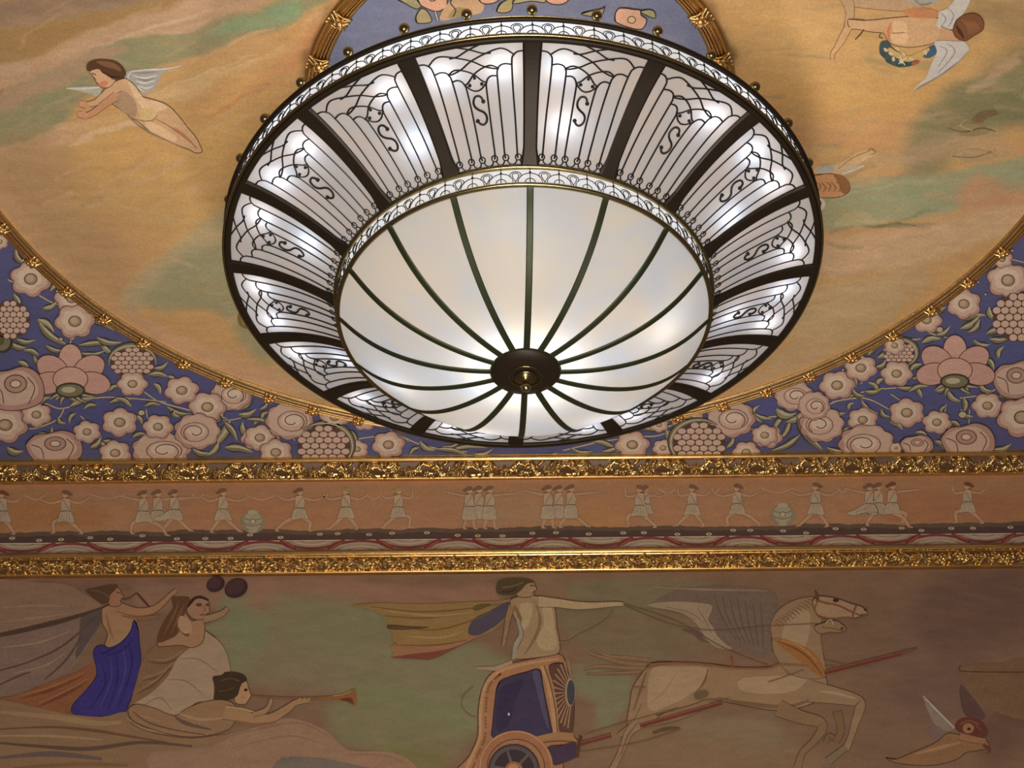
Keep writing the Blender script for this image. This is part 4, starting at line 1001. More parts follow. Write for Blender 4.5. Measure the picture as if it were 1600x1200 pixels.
for xa, xb, y in ((40, 70, 776), (140, 196, 774), (300, 318, 774), (385, 430, 776), (506, 512, 774), (572, 596, 775), (1030, 1056, 766), (1112, 1124, 765), (1190, 1240, 765), (1308, 1326, 764)):
    p.lv = 5; p.stroke([(xa, y-2), ((xa+xb)/2, y+5), (xb, y-2)], 1.6, (178, 142, 108))
tag(p.build('painted_scarves', M_FRIEZE, frieze), 'thin pale scarves between the dancers')['kind'] = 'stuff'
for x, y in ((395, 814), (1223, 803)):
    p = PW(4)
    p.ell(x, y+2, 20, 17, (134, 118, 90)).ell(x, y, 14, 15, (150, 140, 112)).ell(x, y-14, 8, 3.5, (160, 150, 120)).stroke([(x-13, y-4), (x, y-1), (x+13, y-4)], 1.4, (110, 100, 76)).stroke([(x-14, y+4), (x, y+8), (x+14, y+4)], 1.4, (110, 100, 76)).ell(x, y+1, 5, 5, (116, 106, 80)).ell(x, y+1, 3.5, 3.5, (166, 154, 124)).ell(x, y+16, 7, 3, (150, 140, 112))
    tag(p.build('painted_urn', M_FRIEZE, frieze), 'grey painted urn')
# ribbon border under the dancers
bord = box('painted_border', (-5.2, WY-0.008, 8.17), (5.6, WY-0.0005, 8.2985), M_FRIEZE)
at = bord.data.color_attributes.new('Col', 'FLOAT_COLOR', 'POINT')
at.data.foreach_set('color', np.tile([x*G_FRIEZE for x in s2l((150, 122, 104))]+[1], 8).astype(np.float32))
tag(bord, 'narrow painted border of cream arcs and a red wavy ribbon under the dancers', 'painted border')
def surf_b(P, off):
    P = np.asarray(P, float); return np.stack([P[:, 0], np.full(len(P), WY-off-0.009), P[:, 1]], 1)
p = Paint(surf_b, 0, 0.00015, G_FRIEZE)
zc, am, per = 8.251, 0.035, 0.80
def clipz(pts): return [(x, min(max(z, 8.178), 8.292)) for x, z in pts]
for k in range(-7, 8):
    x0 = 0.08+k*per
    for s, xo in ((1, 0), (-1, per/2)):
        for j, (R, c) in enumerate(((.27, (172, 148, 126)), (.20, (150, 132, 106)), (.175, (180, 158, 132)), (.11, (146, 128, 100)), (.085, (178, 156, 128)))):
            p.lv = j+1
            a = np.linspace(0, pi, 15)
            p.poly([(x0+xo+R*cos(t), 8.243+s*0.056-s*0.086*(R/.27)*sin(t)) for t in a], c, False)
p.stroke([(-5.2, 8.294), (5.6, 8.294)], .010, (190, 166, 140)).stroke([(-5.2, 8.281), (5.6, 8.281)], .003, (90, 66, 50)).stroke([(-5.2, 8.186), (5.6, 8.186)], .006, (96, 60, 50))
p.lv = 12
xx = np.arange(-5.2, 5.6, per/32)
p.stroke([(x, zc+am*sin(2*pi*(x-0.08+per/4)/per+pi)) for x in xx], [.024]*2, (128, 60, 50), 1)
for k in range(-14, 15):
    x0 = 0.08+per/4+k*per/2; s = 1 if k % 2 == 0 else -1
    p.lv = 14; p.stroke([(x0-.07, zc-s*.045), (x0-.02, zc-s*.012), (x0+.02, zc+s*.014), (x0+.07, zc+s*.045)], [.014, .05, .044, .016], (128, 54, 46))
    p.stroke([(x0-.05, zc-s*.045), (x0, zc-s*.01), (x0+.055, zc+s*.026)], [.004, .012, .006], (156, 96, 80))
p.v = [(v[0], v[1], min(max(v[2], 8.172), 8.2975)) for v in p.v]
tag(p.build('red_ribbon', M_FRIEZE, bord), 'red wavy ribbon over cream arcs')

# ------------------------------------------------------------------ great wall painting
ws = [([(230, 930), (450, 930), (760, 935)], [40, 50, 40], 16, (160, 118, 92), .9), ([(350, 1010), (480, 1000), (640, 1040), (740, 1080)], [100, 130, 150, 130], 34, (138, 134, 96), .9),
      ([(560, 1110), (700, 1130)], 90, 34, (134, 134, 90), .8), ([(430, 1040), (520, 1060)], 70, 40, (142, 124, 96), .7), ([(360, 950), (400, 1000)], 50, 24, (132, 138, 98), .7), ([(620, 1170), (680, 1190)], 40, 26, (128, 124, 70), .8),
      ([(850, 925), (1000, 930), (1110, 925)], [30, 60, 30], 20, (132, 122, 88), .8), ([(880, 960), (960, 1000), (1080, 990)], [50, 80, 60], 30, (132, 118, 86), .7), ([(905, 1060), (960, 1080), (950, 1120)], [40, 70, 40], 22, (134, 134, 98), .85),
      ([(830, 925), (870, 930)], 40, 20, (152, 112, 78), .7), ([(1110, 935), (1180, 950), (1200, 1000)], [40, 70, 40], 22, (122, 98, 84), .8), ([(1150, 915), (1300, 910)], 24, 16, (140, 106, 76), .7),
      ([(960, 1170), (1100, 1160), (1250, 1190)], [60, 80, 60], 34, (146, 116, 80), .8), ([(1090, 1130), (1200, 1150)], 50, 26, (144, 126, 92), .5), ([(1360, 980), (1400, 1100), (1380, 1180)], 90, 50, (130, 100, 76), .6), ([(1480, 960), (1560, 940)], 120, 60, (112, 84, 72), .7), ([(1440, 1080), (1500, 1060)], 90, 50, (118, 90, 78), .6), ([(1560, 1150), (1620, 1100)], 90, 50, (112, 80, 64), .7),
      ([(0, 925), (60, 912), (140, 908), (300, 905)], [10, 14, 14, 10], 10, (134, 96, 74), .7), ([(220, 915), (300, 925)], 26, 16, (150, 116, 90), .7)]
wall_m = wall_grid('wall_mural', -5.2, 5.6, 4.8, 7.952, 640, 190, (140, 106, 80), ws, G_WALL, M_WALL, warp=18)
tag(wall_m, 'large dim wall painting of a winged horse chariot and trumpeting women below the lower cornice', 'painting')
def PM(level=0): return PW(level, G_WALL)
WI = (92, 64, 44)
p = PM()
p.poly([(400, 1205), (440, 1180), (500, 1178), (560, 1190), (600, 1206)], (126, 112, 100))
p.poly([(215, 1210), (235, 1172), (300, 1158), (380, 1142), (440, 1122), (480, 1128), (516, 1146), (545, 1172), (600, 1174), (636, 1184), (652, 1212), (560, 1196), (500, 1184), (440, 1184), (400, 1210)], (162, 124, 94))
for q in ([(300, 1165), (400, 1140), (470, 1130), (530, 1160)], [(360, 1170), (450, 1150), (510, 1165)], [(540, 1180), (600, 1180), (640, 1196)]): p.stroke(q, [1, 3, 1], (150, 112, 82))
tag(p.build('painted_cloud', M_WALL, wall_m))
p = PM(6)    # woman in the blue dress
CLO = (140, 112, 96)
p.poly([(-20, 912), (60, 910), (104, 913), (128, 926), (160, 948), (120, 966), (60, 982), (-20, 1000)], (152, 118, 92)).poly([(-20, 1000), (40, 984), (100, 974), (156, 952), (150, 985), (130, 1020), (112, 1046), (60, 1072), (-20, 1086)], CLO)
p.poly([(128, 962), (160, 950), (158, 972), (140, 1000), (118, 1030), (124, 990)], (104, 86, 82)).stroke([(-10, 994), (30, 986), (80, 974), (130, 960), (162, 948)], [6, 8, 8, 6, 2], (92, 68, 54))
for q in ([(-10, 1050), (40, 1036), (90, 1014), (124, 988), (146, 966)], [(-10, 1074), (30, 1056), (48, 1050)], [(70, 1062), (104, 1030), (128, 992)]): p.stroke(q, [2, 3.5, 2], (102, 76, 64))
for q in ([(0, 950), (60, 946), (110, 948)], [(0, 1012), (60, 1004), (110, 986)], [(20, 1052), (70, 1040), (100, 1022)], [(0, 972), (50, 966), (110, 958)]): p.stroke(q, [1, 3, 1], (166, 134, 108))
p.outlined([(160, 950), (176, 944), (196, 946), (212, 958), (214, 972), (206, 990), (192, 1004), (176, 1012), (164, 1008), (168, 990), (160, 974)], (176, 132, 92), WI, 1.3).stroke([(166, 960), (172, 985), (178, 1000)], [1, 4, 1], (150, 108, 74))
p.poly([(120, 1050), (150, 1034), (152, 1056), (136, 1078), (118, 1096), (110, 1114), (60, 1110), (0, 1096), (-20, 1092), (30, 1086), (74, 1066)], (148, 92, 54))
for q in ([(30, 1092), (80, 1078), (130, 1056)], [(60, 1104), (100, 1086), (136, 1066)]): p.stroke(q, [1, 5, 1], (126, 70, 36)).stroke([(a, b-5) for a, b in q], [1, 2.4, 1], (172, 112, 66))
p.outlined([(211, 970), (216, 985), (218, 1008), (220, 1030), (215, 1060), (208, 1085), (201, 1100), (193, 1114), (165, 1118), (135, 1121), (114, 1114), (112, 1106), (118, 1096), (135, 1078), (150, 1057), (150, 1040), (146, 1022), (150, 1011), (160, 1008), (172, 1012), (190, 1003), (204, 986), (208, 972)], (64, 54, 132), (52, 40, 84), 1.5)
for q in ([(154, 1016), (165, 1020), (196, 1000)], [(160, 1040), (164, 1070), (140, 1108)], [(200, 1000), (206, 1040), (186, 1104)], [(180, 1020), (184, 1060), (168, 1110)], [(166, 1024), (190, 1016), (208, 1000)]): p.stroke(q, [1, 3, 1], (50, 42, 108))
for q in ([(172, 1026), (174, 1060), (156, 1106)], [(192, 1012), (196, 1050), (178, 1104)]): p.stroke(q, [1, 2, 1], (84, 74, 152))
p.limb([(184, 948), (212, 956), (236, 954), (252, 944), (266, 930), (276, 922)], [15, 12, 11, 8, 6, 6], (176, 128, 88), WI).stroke([(190, 962), (220, 966), (250, 962)], [2, 6, 3], (150, 102, 66))
p.stroke([(192, 937), (203, 934), (214, 926)], [2.5, 2, 2], (104, 68, 42)).stroke([(214, 927), (224, 938), (233, 948)], [2.5, 3.5, 3], (96, 56, 36))
p.outlined([(170, 922), (180, 917), (188, 921), (190, 928), (194, 932), (188, 938), (190, 944), (180, 948), (170, 944)], (170, 118, 84), WI, 1.1).stroke([(182, 926), (188, 926)], 1.4, (80, 50, 34))
p.poly([(134, 922), (150, 918), (168, 914), (184, 914), (180, 922), (172, 930), (170, 940), (160, 944), (150, 938), (140, 930)], (98, 70, 48)).stroke([(142, 922), (160, 926), (172, 936)], 2, (126, 92, 62))
tag(p.build('painted_woman', M_WALL, wall_m), 'woman in a blue dress playing a double pipe')
p = PM(30)   # woman with brown hair
p.poly([(222, 1034), (240, 1010), (262, 1004), (300, 1012), (316, 1008), (290, 1040), (262, 1066), (238, 1084), (212, 1100), (204, 1100), (214, 1062)], (142, 104, 70))
for q in ([(232, 1034), (260, 1036), (286, 1022)], [(222, 1064), (250, 1056), (280, 1034)], [(214, 1084), (240, 1070), (262, 1050)]): p.stroke(q, [1, 4, 1], (116, 82, 54)).stroke([(a, b-5) for a, b in q], [1, 2, 1], (164, 124, 84))
p.outlined([(318, 984), (336, 996), (350, 1012), (358, 1034), (358, 1056), (336, 1060), (333, 1094), (306, 1098), (278, 1120), (240, 1118), (214, 1112), (205, 1102), (236, 1082), (262, 1056), (276, 1030), (296, 1012), (316, 1002)], (176, 146, 116), (130, 98, 72), 1.2)
for q in ([(262, 1062), (290, 1064), (316, 1084)], [(280, 1030), (310, 1030), (340, 1050)], [(222, 1104), (250, 1090), (268, 1110)]): p.stroke(q, [1, 2.2, 1], (150, 118, 90))
p.outlined([(272, 958), (288, 956), (300, 970), (316, 966), (320, 984), (316, 1004), (300, 1012), (282, 1008), (256, 1010), (246, 1008), (250, 988), (262, 968)], (174, 130, 92), WI, 1.2)
p.poly([(268, 934), (282, 932), (296, 934), (296, 946), (290, 958), (282, 972), (278, 990), (262, 1000), (246, 1004), (248, 988), (258, 968), (270, 950)], (110, 72, 46)).poly([(276, 980), (290, 994), (296, 990), (280, 972)], (122, 78, 50)).poly([(282, 962), (296, 970), (300, 986), (288, 990), (278, 978)], (188, 146, 108))
for q in ([(280, 938), (272, 960), (256, 992)], [(288, 944), (278, 966), (268, 990)]): p.stroke(q, [1, 3, 1], (138, 94, 62))
p.outlined([(298, 944), (306, 935), (320, 934), (327, 942), (327, 950), (328, 956), (322, 960), (318, 967), (306, 968), (296, 962), (292, 952)], (172, 128, 96), WI, 1.2)
p.stroke([(294, 948), (300, 938), (312, 933), (326, 938)], [3, 4, 4, 3], (66, 44, 34)).ell(311, 945, 5, 2.8, (104, 70, 56)).ell(324, 945, 3, 2.6, (104, 70, 56)).stroke([(318, 946), (321, 953), (318, 955)], 1.2, (122, 80, 58)).stroke([(312, 961), (320, 960)], 1.8, (130, 66, 52))
p.limb([(318, 968), (334, 964), (348, 958), (356, 950)], [10, 10, 8, 6], (168, 130, 92), WI)
for x, y, a, b in ((337, 913, 15, 12), (369, 919, 19, 15)): p.ell(x, y, a, b, (72, 48, 50), -25).ell(x-2, y-2, a-4, b-4, (86, 58, 60), -25)
tag(p.build('painted_woman', M_WALL, wall_m), 'woman with long brown hair and a pale mantle')
p = PM(54)   # trumpeter
p.poly([(-20, 1100), (60, 1106), (110, 1116), (160, 1120), (196, 1112), (204, 1130), (240, 1146), (300, 1154), (350, 1148), (350, 1158), (300, 1170), (240, 1174), (228, 1190), (215, 1212), (-20, 1212)], (150, 114, 78))
for q, w, c in (([(-10, 1112), (80, 1120), (150, 1130), (190, 1128)], 10, (166, 130, 92)), ([(-10, 1140), (80, 1136), (150, 1142), (200, 1150), (260, 1160)], 5, (118, 84, 58)), ([(-10, 1160), (60, 1166), (140, 1170), (220, 1160), (300, 1166)], 7, (104, 80, 64)), ([(-10, 1150), (80, 1150), (160, 1156)], 4, (172, 136, 98)), ([(0, 1184), (80, 1178), (160, 1186)], 9, (112, 92, 82)), ([(20, 1200), (120, 1194), (200, 1196)], 7, (136, 100, 58)), ([(196, 1120), (230, 1140), (300, 1150)], 4, (168, 130, 90))): p.stroke(q, [w*.4, w, w*.5], c)
p.outlined([(200, 1108), (212, 1100), (240, 1106), (272, 1118), (290, 1108), (320, 1096), (352, 1094), (368, 1104), (368, 1124), (356, 1140), (320, 1150), (280, 1150), (240, 1140), (208, 1126)], (158, 120, 82), WI, 1.1)
p.stroke([(208, 1112), (230, 1128), (270, 1140), (320, 1148)], [2, 3, 2], (120, 88, 60)).stroke([(272, 1118), (290, 1130), (330, 1140)], [2, 7, 2], (112, 84, 76)).stroke([(280, 1114), (310, 1124), (350, 1122)], [2, 5, 2], (176, 138, 98)).stroke([(220, 1118), (250, 1128)], [2, 6, 2], (174, 136, 96))
p.limb([(350, 1112), (376, 1118), (400, 1124), (424, 1122), (448, 1108), (462, 1098), (482, 1094)], [22, 20, 16, 14, 11, 8, 7], (172, 130, 88), WI).stroke([(366, 1126), (400, 1132), (430, 1128)], [2, 5, 2], (146, 98, 62)).stroke([(352, 1104), (380, 1108), (410, 1116)], [1, 4, 1], (188, 148, 106))
p.limb([(396, 1116), (412, 1112), (420, 1104), (424, 1092)], [7, 8, 6, 5], (170, 130, 90), WI)
p.stroke([(392, 1087), (430, 1090), (470, 1091), (502, 1091)], [2.4, 3, 3.4, 5], (138, 92, 52)).poly([(500, 1089), (520, 1087), (540, 1083), (552, 1077), (556, 1079), (557, 1100), (552, 1102), (540, 1096), (520, 1094), (500, 1093)], (150, 96, 46), True).poly([(530, 1093), (548, 1090), (552, 1100), (542, 1096)], (112, 64, 30)).stroke([(520, 1087), (536, 1085), (549, 1079)], 1.6, (186, 136, 84))
for k in range(3): p.stroke([(466+k*7, 1096), (470+k*7, 1091)], [4, 3], (176, 136, 96))
p.outlined([(373, 1072), (380, 1066), (386, 1065), (388, 1074), (392, 1084), (391, 1090), (387, 1096), (384, 1100), (372, 1100), (366, 1092)], (184, 142, 100), WI, 1.2).ell(384, 1078, 3, 2.4, (70, 46, 30)).ell(380, 1089, 4, 3, (186, 124, 84))
p.poly([(332, 1058), (346, 1055), (352, 1050), (366, 1050), (380, 1054), (386, 1062), (378, 1068), (374, 1078), (370, 1088), (356, 1094), (340, 1093), (334, 1090), (336, 1074)], (74, 54, 36)).stroke([(344, 1064), (360, 1060), (374, 1064)], 2, (104, 78, 52)).stroke([(342, 1080), (356, 1078), (366, 1074)], 2, (98, 72, 48))
tag(p.build('painted_woman', M_WALL, wall_m), 'dark-haired woman blowing a long trumpet')
p = PM(8)    # horse and wings
HB, HL, HD = (160, 126, 90), (178, 146, 108), (130, 98, 66)
p.poly([(1020, 944), (1060, 922), (1120, 916), (1190, 920), (1214, 934), (1210, 962), (1200, 990), (1208, 1018), (1184, 1026), (1150, 1012), (1128, 998), (1112, 980), (1108, 952), (1080, 946)], (126, 104, 88))
for k in range(7): p.stroke([(1116+k*12, 926+k*3), (1126+k*11, 960+k*4), (1150+k*7, 1000+k*2)], [1, 2, 1], (106, 86, 74))
p.poly([(1010, 946), (1050, 940), (1108, 944), (1111, 956), (1106, 968), (1114, 980), (1120, 992), (1132, 1004), (1144, 1014), (1120, 1012), (1102, 996), (1088, 974), (1060, 956)], (166, 142, 112))
p.poly([(1066, 984), (1090, 986), (1100, 1000), (1108, 1004), (1094, 1002), (1084, 992)], (118, 84, 76)).stroke([(1020, 917), (1100, 921), (1200, 923)], [1.5, 3, 1.5], (158, 132, 104))
for q in ([(1000, 950), (1050, 956), (1086, 968)], [(1040, 948), (1080, 958), (1100, 974)], [(1090, 950), (1100, 966), (1112, 990)]): p.stroke(q, [1, 1.6, 1], (134, 112, 86))
for q, w in (([(1016, 1034), (985, 1030), (950, 1026), (924, 1008)], 9), ([(1010, 1040), (970, 1036), (930, 1024), (920, 1018)], 6), ([(1010, 1046), (970, 1044), (930, 1042), (912, 1046)], 7), ([(1000, 1050), (960, 1052), (915, 1052)], 4)): p.stroke(q, [w, w, 2], (150, 116, 80)).stroke([(a, b+2) for a, b in q], [2, 3, 1], HD)
p.limb([(1110, 1080), (1070, 1108), (1030, 1126), (990, 1134), (966, 1150)], [40, 26, 12, 9, 7], (150, 116, 80), WI)
p.outlined([(1018, 1036), (1050, 1034), (1100, 1036), (1150, 1042), (1200, 1042), (1236, 1036), (1262, 1040), (1288, 1056), (1292, 1072), (1280, 1092), (1256, 1104), (1220, 1110), (1180, 1106), (1140, 1098), (1110, 1092), (1084, 1100), (1050, 1110), (1016, 1120), (996, 1134), (980, 1130), (984, 1100), (988, 1076), (1000, 1056)], HB, WI, 1.3)
p.poly([(1020, 1044), (1060, 1042), (1104, 1044), (1102, 1064), (1080, 1084), (1050, 1100), (1016, 1110), (1012, 1080)], HL).poly([(1160, 1060), (1220, 1056), (1262, 1058), (1240, 1080), (1190, 1084), (1156, 1078)], HL)
p.stroke([(1106, 1046), (1100, 1066), (1084, 1086)], [2, 4, 1], HD).stroke([(1120, 1090), (1170, 1100), (1230, 1104), (1270, 1092)], [2, 7, 6, 2], HD).stroke([(1010, 1050), (1000, 1080), (990, 1110)], [2, 4, 2], HD).stroke([(1056, 1052), (1040, 1078), (1020, 1096)], [1, 4, 1], (168, 134, 96))
p.limb([(1016, 1110), (1000, 1128), (984, 1142), (976, 1160), (968, 1180), (956, 1204)], [34, 20, 13, 10, 9, 10], HB, WI).stroke([(1000, 1126), (982, 1148), (970, 1180)], [1, 3, 2], HD)
p.limb([(1266, 1080), (1300, 1086), (1336, 1094), (1344, 1104), (1336, 1130), (1330, 1150), (1322, 1170)], [34, 26, 18, 15, 11, 9, 10], HB, WI).stroke([(1280, 1080), (1310, 1084), (1338, 1092)], [2, 5, 2], HL)
p.limb([(1216, 1106), (1250, 1120), (1280, 1128), (1284, 1140), (1270, 1160), (1254, 1176), (1246, 1200)], [26, 20, 16, 13, 10, 9, 12], (146, 112, 76), WI)
p.limb([(1322, 1168), (1306, 1180), (1294, 1190)], [10, 10, 13], (134, 114, 84), WI).limb([(1290, 1160), (1296, 1150), (1306, 1156)], [8, 8, 6], (128, 104, 74), WI).limb([(1308, 1112), (1314, 1140), (1306, 1160)], [14, 10, 9], (138, 102, 68), WI)
p.outlined([(1208, 1018), (1206, 996), (1204, 976), (1214, 956), (1232, 942), (1256, 934), (1272, 934), (1280, 946), (1284, 962), (1282, 990), (1286, 1020), (1290, 1056), (1262, 1060), (1230, 1050)], HB, (122, 92, 62), 1.2)
p.poly([(1222, 1000), (1230, 970), (1250, 952), (1266, 960), (1262, 1000), (1250, 1014)], HL)
for k in range(12): p.stroke([(1206+k*5, 972-k*3.4), (1214+k*5, 974-k*3.2), (1220+k*5, 981-k*3.4)], [1, 2.4, 1], (138, 104, 72))
p.outlined([(1272, 978), (1290, 972), (1306, 970), (1318, 977), (1322, 984), (1314, 988), (1296, 988), (1280, 990)], (154, 120, 86), WI, 1.1).ell(1316, 982, 3, 2, (106, 60, 46)).stroke([(1284, 980), (1302, 982), (1318, 986)], 1.6, (122, 82, 58)).stroke([(1290, 974), (1298, 968), (1302, 976)], 1.8, (186, 164, 138))
p.outlined([(1270, 938), (1276, 932), (1290, 932), (1310, 936), (1330, 943), (1346, 948), (1355, 956), (1354, 961), (1344, 963), (1334, 966), (1318, 964), (1296, 967), (1280, 964), (1272, 952)], (172, 138, 100), WI, 1.3)
p.poly([(1273, 922), (1279, 930), (1280, 940), (1275, 940)], (104, 74, 50)).stroke([(1277, 938), (1290, 942), (1310, 946), (1332, 957)], [3.4, 3.4, 3.4, 3], (140, 84, 54)).stroke([(1277, 940), (1273, 952), (1280, 962), (1300, 966), (1328, 964)], 2.4, (140, 84, 54)).stroke([(1338, 946), (1334, 956), (1332, 966)], 3, (132, 78, 50)).ell(1306, 938, 5, 3, (70, 44, 34)).ell(1352, 953, 2.4, 2, (80, 54, 42)).stroke([(1336, 958), (1344, 961), (1354, 959)], 1.8, (110, 66, 46))
p.poly([(1208, 998), (1226, 999), (1246, 1006), (1266, 1016), (1280, 1030), (1287, 1044), (1287, 1058), (1274, 1052), (1256, 1038), (1238, 1024), (1220, 1010)], (166, 108, 48)).stroke([(1214, 1002), (1240, 1012), (1264, 1028), (1284, 1054)], [1, 3, 1.5], (132, 72, 30)).stroke([(1220, 1000), (1250, 1010), (1276, 1032)], [1, 2, 1], (190, 138, 72))
p.stroke([(1008, 1046), (1022, 1040), (1060, 1037), (1110, 1040), (1150, 1044), (1200, 1044), (1220, 1038), (1262, 1040)], [4, 3.4, 2.6, 3, 3, 3, 4, 3], (148, 96, 54)).stroke([(1143, 1027), (1145, 1042)], [5, 3], (148, 84, 52)).stroke([(1200, 1066), (1230, 1056), (1256, 1046)], 1.8, (140, 102, 66)).stroke([(988, 1074), (1008, 1074)], 2.4, (140, 100, 70))
for q in ([(975, 944), (1060, 972), (1130, 1012), (1200, 1040)], [(975, 946), (1050, 976), (1120, 985), (1200, 978), (1280, 974)], [(1286, 1030), (1310, 1036), (1322, 1038)], [(1288, 1040), (1306, 1042)]): p.stroke(q, 1.3, (124, 92, 62))
p.stroke([(1108, 1098), (1140, 1090)], [1, 1], HD).ell(1096, 1086, 12, 7, (122, 96, 64), -20)
tag(p.build('painted_winged_horse', M_WALL, wall_m), 'pale winged horse galloping right with an orange collar')
p = PM(90)   # shaft
SH = (124, 60, 48)
for q in ([(900, 1164), (955, 1149)], [(1000, 1134), (1064, 1116), (1128, 1098)]): p.stroke(q, [6.5]*2, SH).stroke([(a, b-2) for a, b in q], 1.4, (152, 92, 70))
p.stroke([(908, 1150), (904, 1166), (902, 1184)], [5, 6, 5], (96, 62, 46)).stroke([(915, 1148), (980, 1128), (1060, 1106)], 1.6, (134, 100, 66)).stroke([(905, 1176), (1000, 1160), (1064, 1140)], 1.6, (134, 100, 66)).stroke([(1020, 1146), (1040, 1140), (1062, 1138)], [3, 5, 2], (112, 82, 50))
tag(p.build('painted_shaft', M_WALL, wall_m), 'dark red chariot pole')
p = PM(90)
q = [(1288, 1051), (1340, 1038), (1412, 1020)]
p.stroke(q, [6.5]*2, SH).stroke([(a, b-2) for a, b in q], 1.4, (152, 92, 70)).stroke([(1408, 1021), (1424, 1016), (1434, 1013)], [7, 5, 1.5], (128, 84, 60))
tag(p.build('painted_shaft', M_WALL, wall_m), 'front end of the dark red pole')
p = PM(10)   # chariot
OR, ORL, BL = (176, 122, 80), (194, 146, 98), (74, 62, 90)
p.outlined([(776, 1046), (800, 1036), (840, 1028), (868, 1022), (880, 1026), (884, 1040), (892, 1064), (897, 1090), (897, 1120), (895, 1146), (904, 1160), (902, 1180), (880, 1192), (868, 1214), (718, 1214), (734, 1180), (746, 1150), (747, 1110), (752, 1080), (762, 1058)], OR, WI, 1.6)
p.stroke([(872, 1030), (840, 1034), (800, 1042), (776, 1052), (758, 1072), (751, 1110), (750, 1150), (738, 1180), (726, 1206)], [3, 4, 5, 5, 5, 5, 5, 5, 4], ORL)
for k in range(34):
    t = k/33; q = cr([(776, 1052), (758, 1072), (753, 1110), (752, 1150), (740, 1180), (730, 1206)], False, 8); j = int(t*(len(q)-1)); p.lv = 17; p.ell(q[j][0]+6, q[j][1]+1, 2, 2.2, (146, 94, 56), 0, 8)
p.outlined([(776, 1076), (782, 1064), (800, 1056), (822, 1050), (843, 1046), (848, 1070), (854, 1100), (860, 1130), (861, 1148), (836, 1152), (814, 1146), (796, 1146), (770, 1152), (770, 1130), (773, 1100)], BL, (60, 42, 40), 1.6)
p.poly([(832, 1052), (842, 1050), (850, 1090), (858, 1140), (846, 1110), (838, 1076)], (90, 84, 110)).poly([(780, 1080), (800, 1066), (820, 1062), (806, 1090), (796, 1130), (776, 1140)], (64, 54, 82)).ell(795, 1116, 1.6, 2.4, (206, 206, 200))
p.outlined([(858, 1040), (880, 1036), (886, 1056), (895, 1084), (897, 1108), (894, 1142), (876, 1146), (872, 1110), (866, 1072)], (106, 70, 56), WI, 1.2)
for k in range(15):
    a = pi*(0.55+0.9*k/14); p.lv = 28; p.stroke([(894+12*cos(a), 1082+18*sin(a)), (892+30*cos(a), 1084+54*sin(a))], [1.2, 2.6], (172, 134, 96))
p.lv = 30; p.ell(891, 1082, 8, 22, (176, 146, 110)).ell(892, 1082, 6.4, 20, (72, 74, 84))
p.stroke([(846, 1040), (856, 1070), (864, 1110), (868, 1150)], [5, 6, 6, 7], ORL).stroke([(850, 1040), (860, 1070), (868, 1110), (871, 1150)], 1.2, WI)
p.stroke([(838, 1156), (870, 1150), (896, 1152)], [10, 12, 12], (170, 122, 74)).stroke([(836, 1162), (868, 1158), (896, 1159)], 1.6, (116, 74, 46))
p.outlined([(856, 1168), (880, 1164), (899, 1160), (902, 1180), (884, 1190), (864, 1194)], (80, 60, 84), WI, 1.5)
a = np.linspace(pi, 2*pi+.3, 20); p.stroke([(806+52*cos(t), 1200+52*sin(t)) for t in a], 13, (172, 114, 74)).stroke([(806+45*cos(t), 1200+45*sin(t)) for t in a], 1.6, (120, 70, 44)).stroke([(806+56*cos(t), 1200+57*sin(t)) for t in a], 2, ORL)
a = np.linspace(0, 2*pi, 26, endpoint=False)
p.poly([(803+41*cos(t), 1204+42*sin(t)) for t in a], (76, 60, 62), False).poly([(803+38*cos(t), 1204+39*sin(t)) for t in a], (100, 88, 88), False).poly([(803+32*cos(t), 1204+33*sin(t)) for t in a], (70, 56, 60), False)
for k in range(6): p.stroke([(803+8*cos(k*pi/3+.2), 1204+8*sin(k*pi/3+.2)), (803+33*cos(k*pi/3+.2), 1204+33*sin(k*pi/3+.2))], [5, 3], (106, 96, 92))
p.ell(803, 1203, 14, 13, (170, 108, 66)).ell(802, 1201, 8, 7, (196, 140, 92))
p.stroke([(740, 1072), (724, 1088), (722, 1104), (734, 1118), (744, 1120)], 1.8, (140, 104, 66)).stroke([(744, 1044), (762, 1044), (776, 1044), (800, 1034)], [2.5, 5, 7, 5], (180, 146, 112))
tag(p.build('painted_chariot', M_WALL, wall_m), 'orange and blue painted chariot with a sunburst panel')
p = PM(56)   # charioteer
p.poly([(550, 946), (600, 942), (660, 944), (720, 941), (780, 939), (800, 936), (795, 956), (788, 968), (772, 984), (744, 996), (712, 1012), (680, 1024), (656, 1030), (636, 1028), (612, 1027), (621, 1008), (612, 1000), (613, 988), (606, 974), (596, 962), (578, 952)], (156, 122, 66))
p.poly([(610, 1027), (640, 1022), (700, 1010), (748, 990), (742, 998), (710, 1014), (676, 1030), (650, 1030)], (134, 74, 56)).poly([(616, 1006), (700, 1008), (752, 988), (744, 996), (700, 1014), (640, 1022), (622, 1024)], (168, 116, 78))
p.poly([(734, 976), (744, 964), (762, 956), (780, 946), (796, 940), (794, 956), (786, 968), (768, 982), (746, 993), (732, 990)], (88, 78, 94)).poly([(738, 950), (748, 944), (768, 944), (746, 954)], (100, 90, 58))
p.poly([(608, 976), (640, 978), (672, 980), (640, 984), (608, 983)], (96, 70, 48))
for q in ([(580, 948), (660, 956), (740, 950), (790, 942)], [(612, 980), (680, 984), (730, 972), (770, 956)], [(618, 1008), (680, 1008), (730, 1000)], [(600, 962), (660, 966), (720, 960)]): p.stroke(q, [1, 2.4, 1], (124, 92, 44))
for q in ([(600, 954), (680, 962), (740, 956)], [(630, 994), (690, 996), (724, 986)]): p.stroke(q, [1, 4, 1], (174, 142, 84))
CS, CSL = (170, 138, 98), (188, 160, 116)
